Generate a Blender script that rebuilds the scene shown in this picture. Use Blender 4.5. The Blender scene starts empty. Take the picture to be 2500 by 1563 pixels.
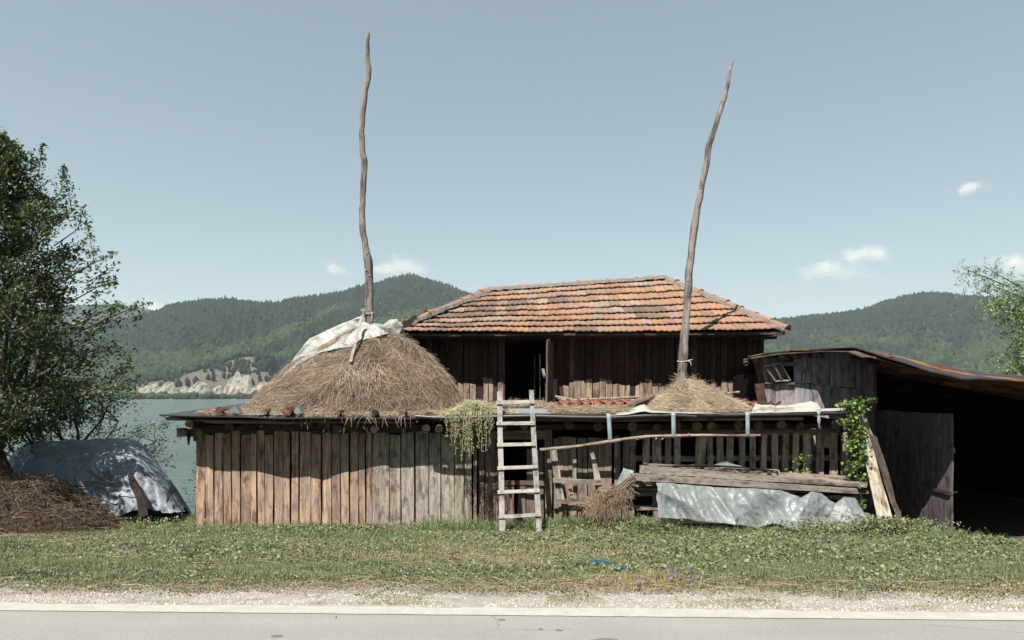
import bpy, math, random
import numpy as np
from mathutils import Vector, noise as mnoise

# ------------------------------------------------------------------ camera, sky, sun, exposure
SC = bpy.context.scene
COL = SC.collection
FP = 1667.0            # focal length in photograph pixels (2500 wide)
CH = 1.6               # eye height above the road
HZ = 965.0             # horizon row in the photograph
cam = bpy.data.cameras.new("camera"); camo = bpy.data.objects.new("camera", cam); COL.objects.link(camo)
cam.sensor_width = 36.0; cam.lens = 36.0 * FP / 2500.0
cam.shift_y = (HZ - 781.5) / 2500.0
cam.clip_start = 0.1; cam.clip_end = 60000
camo.location = (0, 0, CH); camo.rotation_euler = (math.radians(90), 0, 0)
SC.camera = camo

SUND = Vector((0.40, 1.0, -1.60)).normalized()      # the way the sunlight travels
EL = math.asin(-SUND.z)
AZ = math.atan2(-SUND.x, -SUND.y)                    # compass angle of the sun (from +Y towards +X)
w = bpy.data.worlds.new("World"); SC.world = w; w.use_nodes = True
nt = w.node_tree
bg = nt.nodes["Background"]
sky = nt.nodes.new("ShaderNodeTexSky"); sky.sky_type = 'NISHITA'; sky.sun_disc = False
sky.sun_elevation = EL; sky.sun_rotation = AZ
sky.air_density = 1.0; sky.dust_density = 0.7; sky.ozone_density = 1.0
hs = nt.nodes.new("ShaderNodeHueSaturation"); hs.inputs["Saturation"].default_value = 0.80
nt.links.new(sky.outputs[0], hs.inputs["Color"])
tn = nt.nodes.new("ShaderNodeMix"); tn.data_type = 'RGBA'; tn.blend_type = 'MULTIPLY'; tn.inputs[0].default_value = 1.0
tn.inputs[7].default_value = (.97, 1.065, 1.0, 1)
gm = nt.nodes.new("ShaderNodeGamma"); gm.inputs["Gamma"].default_value = 0.62; nt.links.new(hs.outputs[0], gm.inputs["Color"])
nt.links.new(gm.outputs[0], tn.inputs[6]); nt.links.new(tn.outputs[2], bg.inputs["Color"])
bg.inputs["Strength"].default_value = 0.079
sl = bpy.data.lights.new("sun", 'SUN'); slo = bpy.data.objects.new("sun", sl); COL.objects.link(slo)
sl.energy = 5.0; sl.angle = math.radians(0.5); sl.color = (1.0, 0.95, 0.88)
slo.rotation_euler = SUND.to_track_quat('-Z', 'Y').to_euler(); slo.location = (-10, -20, 40)
SC.view_settings.view_transform = 'Standard'; SC.view_settings.look = 'None'
SC.view_settings.gamma = 1.0; SC.view_settings.exposure = 1.5; SC.view_settings.use_curve_mapping = False
SC.cycles.max_bounces = 6; SC.cycles.transparent_max_bounces = 64; SC.cycles.volume_bounces = 1
SC.cycles.diffuse_bounces = 3; SC.cycles.glossy_bounces = 2; SC.cycles.transmission_bounces = 4

# ------------------------------------------------------------------ helpers
random.seed(7); rnd = random.random
def ru(a, b): return a + (b - a) * rnd()
V = Vector
def at(x, y, Y):
    """photo pixel measured at depth Y -> metres"""
    return V(((x - 1250.0) * Y / FP, Y, CH + (HZ - y) * Y / FP))

def npn(x, y, s=0):
    xi = np.floor(x); yi = np.floor(y); fx = x - xi; fy = y - yi
    def h(a, b):
        v = np.sin(a * 127.1 + b * 311.7 + s * 74.7) * 43758.5453
        return v - np.floor(v)
    fx = fx * fx * (3 - 2 * fx); fy = fy * fy * (3 - 2 * fy)
    return (h(xi, yi) * (1 - fx) + h(xi + 1, yi) * fx) * (1 - fy) + (h(xi, yi + 1) * (1 - fx) + h(xi + 1, yi + 1) * fx) * fy
def fbm(x, y, s=0, o=4):
    r = 0; a = 0.5; t = 0
    for k in range(o):
        r = r + a * npn(x, y, s + k); t += a; a *= 0.5; x = x * 2.03; y = y * 2.03
    return r / t

def gz(X, Y):
    """ground height"""
    X = np.asarray(X, float); Y = np.asarray(Y, float)
    z = np.interp(Y, [-150, 5.25, 5.9, 8, 10, 11, 12.3, 13.2, 15, 20, 26, 40, 900, 4000],
                  [0.0, 0.0, -0.02, -0.22, -0.46, -0.56, -0.62, -0.9, -1.5, -3.0, -5.0, -8.5, -9, -9])
    zr = np.interp(Y, [-150, 5.25, 5.9, 8, 10, 12, 17, 24, 40, 4000], [0, 0, -.02, -.22, -.48, -.58, -.62, -3, -8.5, -9])
    k = np.clip((X - 4.5) / 1.5, 0, 1)
    z = z * (1 - k) + zr * k
    z = z - .16 * np.clip((X - 6.1) / .9, 0, 1) * np.clip((Y - 7.2) / 1.6, 0, 1) * np.clip((18 - Y) / 5, 0, 1) + .10 * np.exp(-((X - 1.3) / 1.1) ** 2 - ((Y - 10.3) / .6) ** 2)
    b = np.clip((Y - 5.6) / 1.5, 0, 1)
    return z + b * 0.10 * (fbm(X * 0.9, Y * 0.9, 3) - 0.5) + b * 0.05 * (fbm(X * 3, Y * 3, 5, 2) - 0.5)
def g1(X, Y): return float(gz(X, Y))

def tag(o, label=None, cat=None, group=None, kind=None):
    if label: o["label"] = label
    if cat: o["category"] = cat
    if group: o["group"] = group
    if kind: o["kind"] = kind
    return o
def thing(name, loc, label, cat, group=None):
    o = bpy.data.objects.new(name, None); COL.objects.link(o)
    o.location = V(loc); o.empty_display_size = 0.2
    return tag(o, label, cat, group)
def wloc(o):
    p = V((0, 0, 0))
    while o is not None:
        p = p + o.location; o = o.parent
    return p

class MB:
    def __init__(s): s.v = []; s.c = []; s.t = []; s.f = []; s.marks = []
    def add(s, vs, fs, col, tx=None):
        b = len(s.v); s.marks.append((len(s.v), len(s.f)))
        s.v += [tuple(p) for p in vs]
        if isinstance(col[0], (int, float)): s.c += [tuple(col)] * len(vs)
        else: s.c += [tuple(c) for c in col]
        s.t += [tuple(p) for p in (tx if tx is not None else vs)]
        s.f += [tuple(b + i for i in f) for f in fs]
    def board(s, p0, p1, w, t, nrm=(0, -1, 0), tint=(.3, .2, .15), seg=4, warp=.005, jag=.012, w1=None):
        p0 = V(p0); p1 = V(p1); ax = (p1 - p0); L = ax.length; ax.normalize()
        n = V(nrm); sd = ax.cross(n).normalized(); n = sd.cross(ax).normalized()
        o = V((ru(0, 40), ru(0, 40), ru(0, 40))); vs = []; tx = []; w1 = w if w1 is None else w1
        for i in range(seg + 1):
            u = i / seg; c = p0 + (p1 - p0) * u + sd * ru(-warp, warp) + n * ru(-warp, warp)
            ww = (w + (w1 - w) * u) * ru(.97, 1.03)
            for a, b in ((-1, -1), (1, -1), (1, 1), (-1, 1)):
                j = ru(-jag, jag) if i in (0, seg) else 0
                vs.append(c + sd * a * ww / 2 + n * b * t / 2 + ax * j)
                tx.append(o + V((a * ww / 2, L * u, b * t / 2)))
        fs = []
        for i in range(seg):
            q = i * 4
            for k in range(4): fs.append((q + k, q + (k + 1) % 4, q + 4 + (k + 1) % 4, q + 4 + k))
        fs.append((3, 2, 1, 0)); q = seg * 4; fs.append((q, q + 1, q + 2, q + 3))
        s.add(vs, fs, tint, tx)
    def tube(s, *a, **k):
        n = len(s.marks); s._tube(*a, **k); del s.marks[n + 1:]
    def _tube(s, pts, rad, sides=10, tint=(.2, .15, .1), end=None, rough=.06, lump=0.0, flat=1.0):
        pts = [V(p) for p in pts]; n = len(pts)
        if isinstance(rad, (int, float)): rad = [rad] * n
        o = V((ru(0, 40), ru(0, 40), ru(0, 40))); vs = []; tx = []; L = 0
        up = V((0.01, -1, 0.02)) if abs((pts[-1] - pts[0]).normalized().y) < .9 else V((0, 0, 1))
        for i in range(n):
            d = (pts[min(i + 1, n - 1)] - pts[max(i - 1, 0)]).normalized()
            a = d.cross(up).normalized(); b = a.cross(d).normalized()
            if i: L += (pts[i] - pts[i - 1]).length
            for k in range(sides):
                th = 2 * math.pi * k / sides
                r = rad[i] * (1 + ru(-rough, rough) + lump * mnoise.noise(V((math.cos(th) * 1.5, math.sin(th) * 1.5, L * 3)) + o))
                vs.append(pts[i] + a * math.cos(th) * r + b * math.sin(th) * r * flat)
                tx.append(o + V((math.cos(th) * rad[i], L, math.sin(th) * rad[i])))
        fs = []
        for i in range(n - 1):
            for k in range(sides):
                q = i * sides; k2 = (k + 1) % sides
                fs.append((q + k, q + k2, q + sides + k2, q + sides + k))
        s.add(vs, fs, tint, tx)
        e = end or tint
        for i, rev in ((0, False), (n - 1, True)):
            ring = vs[i * sides:(i + 1) * sides]; c = sum(ring, V((0, 0, 0))) / sides
            idx = [(k, (k + 1) % sides, sides) for k in range(sides)]
            if not rev: idx = [f[::-1] for f in idx]
            tx2 = [V((p.x - c.x, 0, p.z - c.z)) * 1.0 + o for p in ring + [c]]
            s.add(ring + [c], idx, e, tx2)
    def grid(s, P, tint, tx=None, close=False):
        """P: rows of points"""
        r = len(P); c = len(P[0]); vs = [p for row in P for p in row]; fs = []
        for i in range(r - 1):
            for j in range(c - 1):
                q = i * c + j; fs.append((q, q + 1, q + c + 1, q + c))
        s.add(vs, fs, tint, tx)
    def build(s, name, mat, parent=None, smooth=False, solid=0.0):
        me = bpy.data.meshes.new(name)
        if parent is not None: off = wloc(parent)
        else:
            a = np.array(s.v); mn = a.min(0); mx = a.max(0); off = V(((mn[0] + mx[0]) / 2, (mn[1] + mx[1]) / 2, mn[2]))
        me.from_pydata([(p[0] - off.x, p[1] - off.y, p[2] - off.z) for p in s.v], [], s.f)
        ca = me.color_attributes.new("tint", 'FLOAT_COLOR', 'POINT')
        ca.data.foreach_set("color", np.array([(c[0], c[1], c[2], 1.0) for c in s.c], dtype=np.float32).ravel())
        ta = me.attributes.new("wuv", 'FLOAT_VECTOR', 'POINT')
        ta.data.foreach_set("vector", np.array(s.t, dtype=np.float32).ravel())
        if smooth: me.polygons.foreach_set("use_smooth", [True] * len(me.polygons))
        me.materials.append(mat); me.update()
        o = bpy.data.objects.new(name, me); COL.objects.link(o)
        if parent is not None: o.parent = parent
        else: o.location = off
        if solid:
            m = o.modifiers.new("thickness", 'SOLIDIFY'); m.thickness = solid; m.offset = 0
        return o
    def each(s, name, mat, parent=None, **kw):
        """every added piece becomes an object of its own"""
        for (a, b_), (fa, fb) in s.pieces():
            q = MB(); q.v = s.v[a:b_]; q.c = s.c[a:b_]; q.t = s.t[a:b_]; q.f = [tuple(i - a for i in f) for f in s.f[fa:fb]]; o = q.build(name, mat, parent, **kw)
        return o
    def pieces(s):
        st = s.marks + [(len(s.v), len(s.f))]
        return [((st[i][0], st[i + 1][0]), (st[i][1], st[i + 1][1])) for i in range(len(st) - 1)]

def np_mesh(name, vs, fs, cols, mat, parent=None, smooth=False, off=None):
    """vs (N,3), fs (M,k), cols (N,3)"""
    me = bpy.data.meshes.new(name)
    if parent is not None: off = np.array(wloc(parent))
    elif off is None:
        mn = vs.min(0); mx = vs.max(0); off = np.array([(mn[0] + mx[0]) / 2, (mn[1] + mx[1]) / 2, mn[2]])
    N = len(vs); M, k = fs.shape
    me.vertices.add(N); me.vertices.foreach_set("co", (vs - off).astype(np.float32).ravel())
    me.loops.add(M * k); me.loops.foreach_set("vertex_index", fs.astype(np.int32).ravel())
    me.polygons.add(M); me.polygons.foreach_set("loop_start", np.arange(0, M * k, k, dtype=np.int32))
    if smooth: me.polygons.foreach_set("use_smooth", np.ones(M, dtype=bool))
    me.update(calc_edges=True)
    ca = me.color_attributes.new("tint", 'FLOAT_COLOR', 'POINT')
    ca.data.foreach_set("color", np.concatenate([cols, np.ones((N, 1))], 1).astype(np.float32).ravel())
    me.materials.append(mat)
    o = bpy.data.objects.new(name, me); COL.objects.link(o)
    if parent is not None: o.parent = parent
    else: o.location = V(off)
    return o

R = np.random.RandomState(11)
def unit(a): return a / np.maximum(np.linalg.norm(a, axis=1, keepdims=True), 1e-9)
def np_leaves(c, size, cols, aspect=.5, up=0.4, dirs=None):
    """folded diamond leaves -> verts, faces, colours"""
    n = len(c)
    d = unit(R.normal(size=(n, 3))) if dirs is None else unit(dirs + .5 * R.normal(size=(n, 3)))
    nr = unit(R.normal(size=(n, 3)) + np.array([0, -.3, up * 3]))
    sd = unit(np.cross(d, nr)); nr = np.cross(sd, d)
    s = (size * R.uniform(.6, 1.25, n))[:, None]
    v = np.empty((n, 4, 3))
    v[:, 0] = c; v[:, 1] = c + d * s * .5 + sd * s * aspect * .5 + nr * s * .1
    v[:, 2] = c + d * s; v[:, 3] = c + d * s * .5 - sd * s * aspect * .5 + nr * s * .1
    b = (np.arange(n) * 4)[:, None]
    f = np.concatenate([b + np.array([[0, 1, 2]]), b + np.array([[0, 2, 3]])])
    return v.reshape(-1, 3), f, np.repeat(cols, 4, 0)
def np_strands(p, d, L, wd, cols, droop=0.1, segs=2):
    """thin ribbons from p along d"""
    n = len(p); d = unit(d); sd = unit(np.cross(d, unit(R.normal(size=(n, 3)) * .3 + np.array([0, -1, .3]))))
    v = np.empty((n, (segs + 1) * 2, 3))
    bend = R.normal(size=(n, 3)) * .25
    for i in range(segs + 1):
        u = i / segs
        q = p + d * (L * u)[:, None] + bend * (L * u * u)[:, None] * .6 + np.array([0, 0, -1]) * (L * u * u * droop)[:, None]
        ww = (wd * (1 - .5 * u))[:, None] * .5
        v[:, i * 2] = q + sd * ww; v[:, i * 2 + 1] = q - sd * ww
    b = (np.arange(n) * (segs + 1) * 2)[:, None]
    f = np.concatenate([b + np.array([[2 * i, 2 * i + 1, 2 * i + 3, 2 * i + 2]]) for i in range(segs)])
    return v.reshape(-1, 3), f, np.repeat(cols, (segs + 1) * 2, 0)
def np_join(L):
    vs = []; fs = []; cs = []; b = 0
    for v, f, c in L:
        vs.append(v); fs.append(f + b); cs.append(c); b += len(v)
    return np.concatenate(vs), np.concatenate(fs), np.concatenate(cs)
def pick(n, pal, jit=.12):
    pal = np.array(pal); c = pal[R.randint(0, len(pal), n)] * R.uniform(1 - jit * 2, 1 + jit * 2, (n, 1))
    return np.clip(c * R.uniform(1 - jit * .4, 1 + jit * .4, (n, 3)), 0, 1)

# ------------------------------------------------------------------ materials
def mat(name):
    m = bpy.data.materials.new(name); m.use_nodes = True
    t = m.node_tree; b = t.nodes["Principled BSDF"]
    b.inputs["Specular IOR Level"].default_value = 0.25; b.inputs["Roughness"].default_value = .85
    return m, t, b
def N(t, kind, **kw):
    n = t.nodes.new(kind)
    for k, v in kw.items():
        if k in n.inputs: n.inputs[k].default_value = v
        else: setattr(n, k, v)
    return n
def ramp(t, fac, stops):
    r = t.nodes.new("ShaderNodeValToRGB"); e = r.color_ramp.elements
    for i, (p, c) in enumerate(stops):
        el = e[i] if i < 2 else e.new(p)
        el.position = p; el.color = (c, c, c, 1) if isinstance(c, (int, float)) else (*c, 1)
    t.links.new(fac, r.inputs[0]); return r.outputs[0]
def noise(t, vec, scale, detail=4, rough=.6, map_=None):
    if map_ is not None:
        mp = N(t, "ShaderNodeMapping"); mp.inputs["Scale"].default_value = map_; t.links.new(vec, mp.inputs[0]); vec = mp.outputs[0]
    n = N(t, "ShaderNodeTexNoise", Scale=scale, Detail=detail, Roughness=rough); t.links.new(vec, n.inputs["Vector"]); return n.outputs["Fac"]
def mul(t, a, b, mode='MULTIPLY', fac=1.0):
    m = N(t, "ShaderNodeMix", data_type='RGBA', blend_type=mode); m.inputs[0].default_value = fac
    for i, x in ((6, a), (7, b)):
        if isinstance(x, tuple): m.inputs[i].default_value = (*x, 1)
        else: t.links.new(x, m.inputs[i])
    return m.outputs[2]
def mixc(t, fac, a, b):
    m = N(t, "ShaderNodeMix", data_type='RGBA')
    t.links.new(fac, m.inputs[0])
    for i, x in ((6, a), (7, b)):
        if isinstance(x, tuple): m.inputs[i].default_value = (*x, 1)
        else: t.links.new(x, m.inputs[i])
    return m.outputs[2]
def bump(t, b, h, strength=.4, dist=.01):
    n = N(t, "ShaderNodeBump", Strength=strength, Distance=dist); t.links.new(h, n.inputs["Height"]); t.links.new(n.outputs[0], b.inputs["Normal"])
def attr(t, n, out="Color"):
    a = N(t, "ShaderNodeAttribute"); a.attribute_name = n; return a.outputs[out]
def objc(t): return N(t, "ShaderNodeTexCoord").outputs["Object"]

def wood_mat(name, stain=.55, grain=.5, dirt=(.06, .035, .025), bmp=.5, grey=0.0):
    m, t, b = mat(name); dirt2 = (.34, .26, .23); u = attr(t, "wuv", "Vector"); c = attr(t, "tint")
    g = noise(t, u, 1.0, 5, .65, (70, 2.2, 70)); g2 = noise(t, u, 1.0, 6, .7, (14, 1.3, 14)); k = noise(t, u, 1.0, 3, .55, (9, 4, 9)); big = noise(t, u, 1.0, 3, .6, (2.5, 1.4, 2.5))
    c1 = mul(t, c, ramp(t, g, [(.3, 1 - grain * .55), (.7, 1 + 0)]))
    c2 = mul(t, c1, ramp(t, g2, [(.32, 1 - stain), (.55, 1.0), (.8, 1.25)]))
    sp = noise(t, u, 1.0, 4, .7, (26, 11, 26)); c2 = mul(t, c2, ramp(t, sp, [(.30, .45), (.46, 1.0), (.7, 1.12)])); c3 = mixc(t, ramp(t, k, [(.53, 0.0), (.68, .85)]), c2, mul(t, c2, dirt2))
    gr = mixc(t, ramp(t, big, [(.45, 0.0), (.68, .55)]), c3, mul(t, ramp(t, g, [(.3, .55), (.7, 1.0)]), (.33, .29, .26)))
    if grey: out = gr
    else: out = c3
    t.links.new(out, b.inputs["Base Color"])
    ad = N(t, "ShaderNodeMath", operation='ADD'); t.links.new(g, ad.inputs[0]); t.links.new(g2, ad.inputs[1])
    bump(t, b, ad.outputs[0], bmp, .012); b.inputs["Roughness"].default_value = .9
    return m
M_WOOD = wood_mat("weathered_wood", .8, .6, grey=1)
M_WOODG = wood_mat("grey_wood", .65, .55)
M_DARK = wood_mat("dark_wood", .6, .6, dirt=(.015, .008, .006))
M_PAINT = wood_mat("worn_paint_wood", .3, .25, dirt=(.22, .2, .19), bmp=.3)
M_BARK = wood_mat("bark", .85, .6, dirt=(.03, .02, .018), bmp=1.0)
def tint_mat(name, rough=.85, spec=.2, trans=0.0, nz=0.0, nscale=20):
    m, t, b = mat(name); c = attr(t, "tint")
    if nz:
        f = noise(t, objc(t), nscale, 5, .65); c = mul(t, c, ramp(t, f, [(.3, 1 - nz), (.7, 1 + nz * .4)])); bump(t, b, f, .3, .01)
    t.links.new(c, b.inputs["Base Color"]); b.inputs["Roughness"].default_value = rough; b.inputs["Specular IOR Level"].default_value = spec
    if trans:
        tr = N(t, "ShaderNodeBsdfTranslucent"); t.links.new(c, tr.inputs[0]); mx = N(t, "ShaderNodeMixShader"); mx.inputs[0].default_value = trans
        t.links.new(b.outputs[0], mx.inputs[1]); t.links.new(tr.outputs[0], mx.inputs[2]); t.links.new(mx.outputs[0], t.nodes["Material Output"].inputs[0])
    return m
M_LEAF = tint_mat("leaf", .55, .35, .25)
M_GRASS = tint_mat("grass_blade", .7, .2, .2)
M_STRAW = tint_mat("straw", .8, .2, .1)
M_FAR = tint_mat("far_foliage", .95, .05)
M_FLOWER = tint_mat("flower", .7, .1, .3)
M_STONE = tint_mat("stone", .95, .1, 0, .3, 30)
def tile_mat():
    m, t, b = mat("roof_tile"); c = attr(t, "tint"); o = objc(t)
    f = noise(t, o, 22, 5, .7); f2 = noise(t, o, 60, 4, .6); f3 = noise(t, o, 5, 4, .6)
    c = mul(t, c, ramp(t, f2, [(.3, .72), (.7, 1.12)]))
    c = mixc(t, ramp(t, f, [(.48, 0.0), (.64, .8)]), c, (.17, .125, .10))
    c = mixc(t, ramp(t, f3, [(.58, 0.0), (.72, .5)]), c, (.42, .33, .27))
    t.links.new(c, b.inputs["Base Color"]); bump(t, b, f, .3, .01); return m
M_TILE = tile_mat()
def plain(name, base, rough=.8, spec=.3, vary=.3, scale=8, bs=.3, bd=.01, second=None, seclo=.5, sechi=.65, det=6):
    m, t, b = mat(name); o = objc(t); f = noise(t, o, scale, det, .65)
    c = mul(t, ramp(t, f, [(.3, 1 - vary), (.7, 1 + vary * .4)]), base)
    if second:
        f2 = noise(t, o, scale * .35, 5, .6); c = mixc(t, ramp(t, f2, [(seclo, 0.0), (sechi, 1.0)]), c, second)
    t.links.new(c, b.inputs["Base Color"]); b.inputs["Roughness"].default_value = rough; b.inputs["Specular IOR Level"].default_value = spec
    if bs: bump(t, b, f, bs, bd)
    return m
M_MORTAR = plain("mortar", (.33, .29, .25), vary=.5, scale=25, bs=.8, bd=.02)
M_BLACK = plain("black_roofing_felt", (.035, .033, .04), .45, .5, .4, 10, .3)
M_RUST = plain("rusty_iron", (.11, .055, .045), .7, .4, .5, 40)
M_CLOTH = plain("white_cloth", (.62, .61, .55), .8, .2, .2, 12, .4, .01)
M_GCLOTH = plain("grey_cloth", (.36, .42, .42), .8, .2, .3, 10, .4, .01)
M_TIN = plain("tin_sheet", (.4, .43, .42), .5, .5, .3, 6, .1)
M_STRAP = plain("pale_strap", (.40, .50, .53), .7, .2, .25, 30, .2)
M_CORD = plain("white_cord", (.7, .68, .62), .8, .2, .2, 50, .2)
M_TWINE = plain("blue_twine", (.03, .2, .33), .7, .2, .3, 50, .2)
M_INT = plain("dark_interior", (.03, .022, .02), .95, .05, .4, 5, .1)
M_HEAP = plain("rotting_straw", (.10, .068, .048), .95, .1, .6, 18, 1.0, .04)
def plastic(name, col, alpha, rough=.25, bs=.7):
    m, t, b = mat(name); o = objc(t)
    f = noise(t, o, 5, 6, .6, (1, 1, 1)); c = mul(t, ramp(t, f, [(.3, .75), (.7, 1.05)]), col)
    t.links.new(c, b.inputs["Base Color"]); b.inputs["Roughness"].default_value = rough; b.inputs["Specular IOR Level"].default_value = .4
    vo = N(t, "ShaderNodeTexVoronoi", Scale=4.5); mpn = N(t, "ShaderNodeMix", data_type='RGBA'); nn = N(t, "ShaderNodeTexNoise", Scale=5.0, Detail=3.0); t.links.new(o, nn.inputs["Vector"]); mpn.inputs[0].default_value = .25
    t.links.new(o, mpn.inputs[6]); t.links.new(nn.outputs["Color"], mpn.inputs[7]); t.links.new(mpn.outputs[2], vo.inputs["Vector"]); f2 = noise(t, o, 16, 3, .6)
    sm = N(t, "ShaderNodeMath", operation='MULTIPLY_ADD'); sm.inputs[1].default_value = .25; t.links.new(f2, sm.inputs[0]); t.links.new(vo.outputs["Distance"], sm.inputs[2]); bump(t, b, sm.outputs[0], bs, .07)
    tr = N(t, "ShaderNodeBsdfTranslucent"); t.links.new(c, tr.inputs[0]); mx = N(t, "ShaderNodeMixShader"); mx.inputs[0].default_value = .35
    tp = N(t, "ShaderNodeBsdfTransparent"); mx2 = N(t, "ShaderNodeMixShader"); mx2.inputs[0].default_value = alpha
    t.links.new(b.outputs[0], mx.inputs[1]); t.links.new(tr.outputs[0], mx.inputs[2])
    t.links.new(ramp(t, noise(t, o, 2.6, 4, .6), [(.35, alpha * .55), (.65, min(.8, alpha * 1.5))]), mx2.inputs[0]); t.links.new(mx.outputs[0], mx2.inputs[1]); t.links.new(tp.outputs[0], mx2.inputs[2]); t.links.new(mx2.outputs[0], t.nodes["Material Output"].inputs[0])
    return m
M_PLAST = plastic("clear_plastic", (.52, .575, .58), .40, .40, .3)
M_PLASTW = plastic("milky_plastic", (.78, .79, .76), .15, .45)
def tarp_mat():
    m, t, b = mat("grey_tarpaulin"); o = objc(t)
    f = noise(t, o, 2.5, 5, .6); wv = noise(t, o, 90, 2, .5)
    c = mul(t, ramp(t, f, [(.3, .8), (.7, 1.1)]), (.42, .47, .53)); t.links.new(c, b.inputs["Base Color"])
    b.inputs["Roughness"].default_value = .6; b.inputs["Specular IOR Level"].default_value = .2
    mx = N(t, "ShaderNodeMath", operation='MULTIPLY_ADD'); mx.inputs[1].default_value = .08; t.links.new(wv, mx.inputs[0]); t.links.new(noise(t, o, 6, 4, .6), mx.inputs[2])
    bump(t, b, mx.outputs[0], .7, .05); return m
M_TARP = tarp_mat()

# ------------------------------------------------------------------ ground, road, water
def grid_np(xs, ys, zf, cf=None):
    X, Y = np.meshgrid(xs, ys); Z = zf(X, Y); nx = len(xs); ny = len(ys)
    v = np.stack([X.ravel(), Y.ravel(), Z.ravel()], 1)
    i = np.arange(nx * ny).reshape(ny, nx)
    f = np.stack([i[:-1, :-1].ravel(), i[:-1, 1:].ravel(), i[1:, 1:].ravel(), i[1:, :-1].ravel()], 1)
    c = np.ones((len(v), 3)) * .5 if cf is None else cf(X.ravel(), Y.ravel())
    return v, f, c
RS = -0.031                                  # the road runs a little askew
def red(X): return 5.13 + RS * X + .018 * np.sin(np.clip(X, -14, 14) * 1.7) * np.sin(np.clip(X, -14, 14) * .63 + 1) + .007 * np.sin(np.clip(X, -14, 14) * 6.3 + 2)             # far edge of the white line
xs = np.concatenate([[-4000, -1500, -500, -150, -60, -30, -18], np.arange(-14, 14.01, .12), [18, 30, 60, 150, 500, 1500, 4000]])
ys = np.concatenate([[-150, -50, -15, 0, 3], np.arange(4, 16, .12), np.arange(16, 44, 1.0), [60, 120, 300, 900, 1800, 3950]])
m, t, b = mat("ground_soil"); o_ = objc(t)
f = noise(t, o_, 3, 6, .65); f2 = noise(t, o_, 45, 5, .7)
c = mixc(t, ramp(t, f, [(.4, 0.0), (.6, 1.0)]), (.10, .115, .05), (.20, .18, .10)); c = mul(t, c, ramp(t, f2, [(.3, .5), (.7, 1.2)]))
t.links.new(c, b.inputs["Base Color"]); bump(t, b, f2, .8, .03)
v, f, c = grid_np(xs, ys, lambda X, Y: gz(X, Y) - 0.006)
o = np_mesh("ground", v, f, c, m, off=np.zeros(3), smooth=True); tag(o, kind="structure")

m, t, b = mat("asphalt"); o_ = objc(t)
f = noise(t, o_, 55, 6, .8); f2 = noise(t, o_, 1.1, 5, .6); f3 = noise(t, o_, 420, 2, .6)
c = mul(t, ramp(t, f, [(.3, .68), (.5, 1.0), (.7, 1.22)]), (.42, .41, .385)); c = mul(t, c, ramp(t, f2, [(.3, .9), (.7, 1.05)]))
c = mixc(t, ramp(t, f3, [(.66, 0.0), (.7, .5)]), c, (.6, .57, .52))
wr = noise(t, o_, 1.0, 3, .5, (.12, 1.6, 1)); c = mul(t, c, ramp(t, wr, [(.35, .93), (.65, 1.05)]))
ve = N(t, "ShaderNodeTexVoronoi", feature='DISTANCE_TO_EDGE', Scale=.7); dm = N(t, "ShaderNodeMix", data_type='RGBA'); dm.inputs[0].default_value = .12; dn_ = N(t, "ShaderNodeTexNoise", Scale=3.0, Detail=4.0); t.links.new(o_, dn_.inputs["Vector"]); t.links.new(o_, dm.inputs[6]); t.links.new(dn_.outputs["Color"], dm.inputs[7]); t.links.new(dm.outputs[2], ve.inputs["Vector"])
cm = noise(t, o_, .6, 3, .6); ck = N(t, "ShaderNodeMath", operation='MULTIPLY'); t.links.new(ramp(t, ve.outputs["Distance"], [(.0, .5), (.006, 0.0)]), ck.inputs[0]); t.links.new(ramp(t, cm, [(.48, 0.0), (.6, 1.0)]), ck.inputs[1]); c = mixc(t, ck.outputs[0], c, (.14, .13, .12))
vo = N(t, "ShaderNodeTexVoronoi", Scale=.9); t.links.new(o_, vo.inputs["Vector"])
t.links.new(mixc(t, ramp(t, vo.outputs["Distance"], [(.0, .55), (.055, 0.0)]), c, (.1, .095, .09)), b.inputs["Base Color"])
bump(t, b, f, .5, .004); b.inputs["Roughness"].default_value = .85
mb = MB(); xr = [-150, -60, -20] + [i * .5 for i in range(-24, 25)] + [20, 60, 150]
mb.grid([[V((x, y0 if y0 < 0 else red(x) + .01 + .012 * math.sin(x * 9) * (abs(x) < 13), .004)) for x in xr] for y0 in (-6, 1)], (.4, .4, .4))
tag(mb.build("road", m), kind="structure")
for sx, sy, sr in ((1478, 1570, .09), (1395, 1572, .06), (1365, 1541, .018), (1225, 1515, .02), (676, 1555, .028), (1320, 1538, .014)):
    Yq = 2667 / (sy - HZ); c0 = at(sx, sy, Yq); mb = MB(); k_ = 16; vs = [V((c0.x, c0.y, .0075))]
    for k in range(k_):
        a = 2 * math.pi * k / k_; q = sr * (1 + .35 * mnoise.noise(V((math.cos(a) * 2, math.sin(a) * 2, sx)))); vs.append(V((c0.x + math.cos(a) * q * 1.3, c0.y + math.sin(a) * q * .8, .0075)))
    mb.add(vs, [(0, 1 + k, 1 + (k + 1) % k_) for k in range(k_)], (.27, .26, .245)); tag(mb.build("road_stain", M_STONE), kind="structure")
m, t, b = mat("road_paint"); o_ = objc(t); f = noise(t, o_, 40, 6, .75)
f4 = noise(t, o_, 6, 5, .7)
c = mixc(t, ramp(t, f, [(.52, 0.0), (.62, .85)]), (.64, .63, .565), (.50, .485, .44)); c = mul(t, c, ramp(t, f4, [(.35, .86), (.65, 1.03)])); t.links.new(c, b.inputs["Base Color"])
mb = MB(); xr = [-150, -60, -20] + [i * .05 for i in range(-200, 201)] + [20, 60, 150]
mb.grid([[V((x, 5.13 + RS * x - .195 + ru(-.004, .004), .009)) for x in xr], [V((x, red(x) - .1, .009)) for x in xr], [V((x, red(x) - .012 + ru(-.012, .008), .009)) for x in xr]], (.6, .6, .6))
tag(mb.build("road_line", m), kind="structure")
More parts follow.
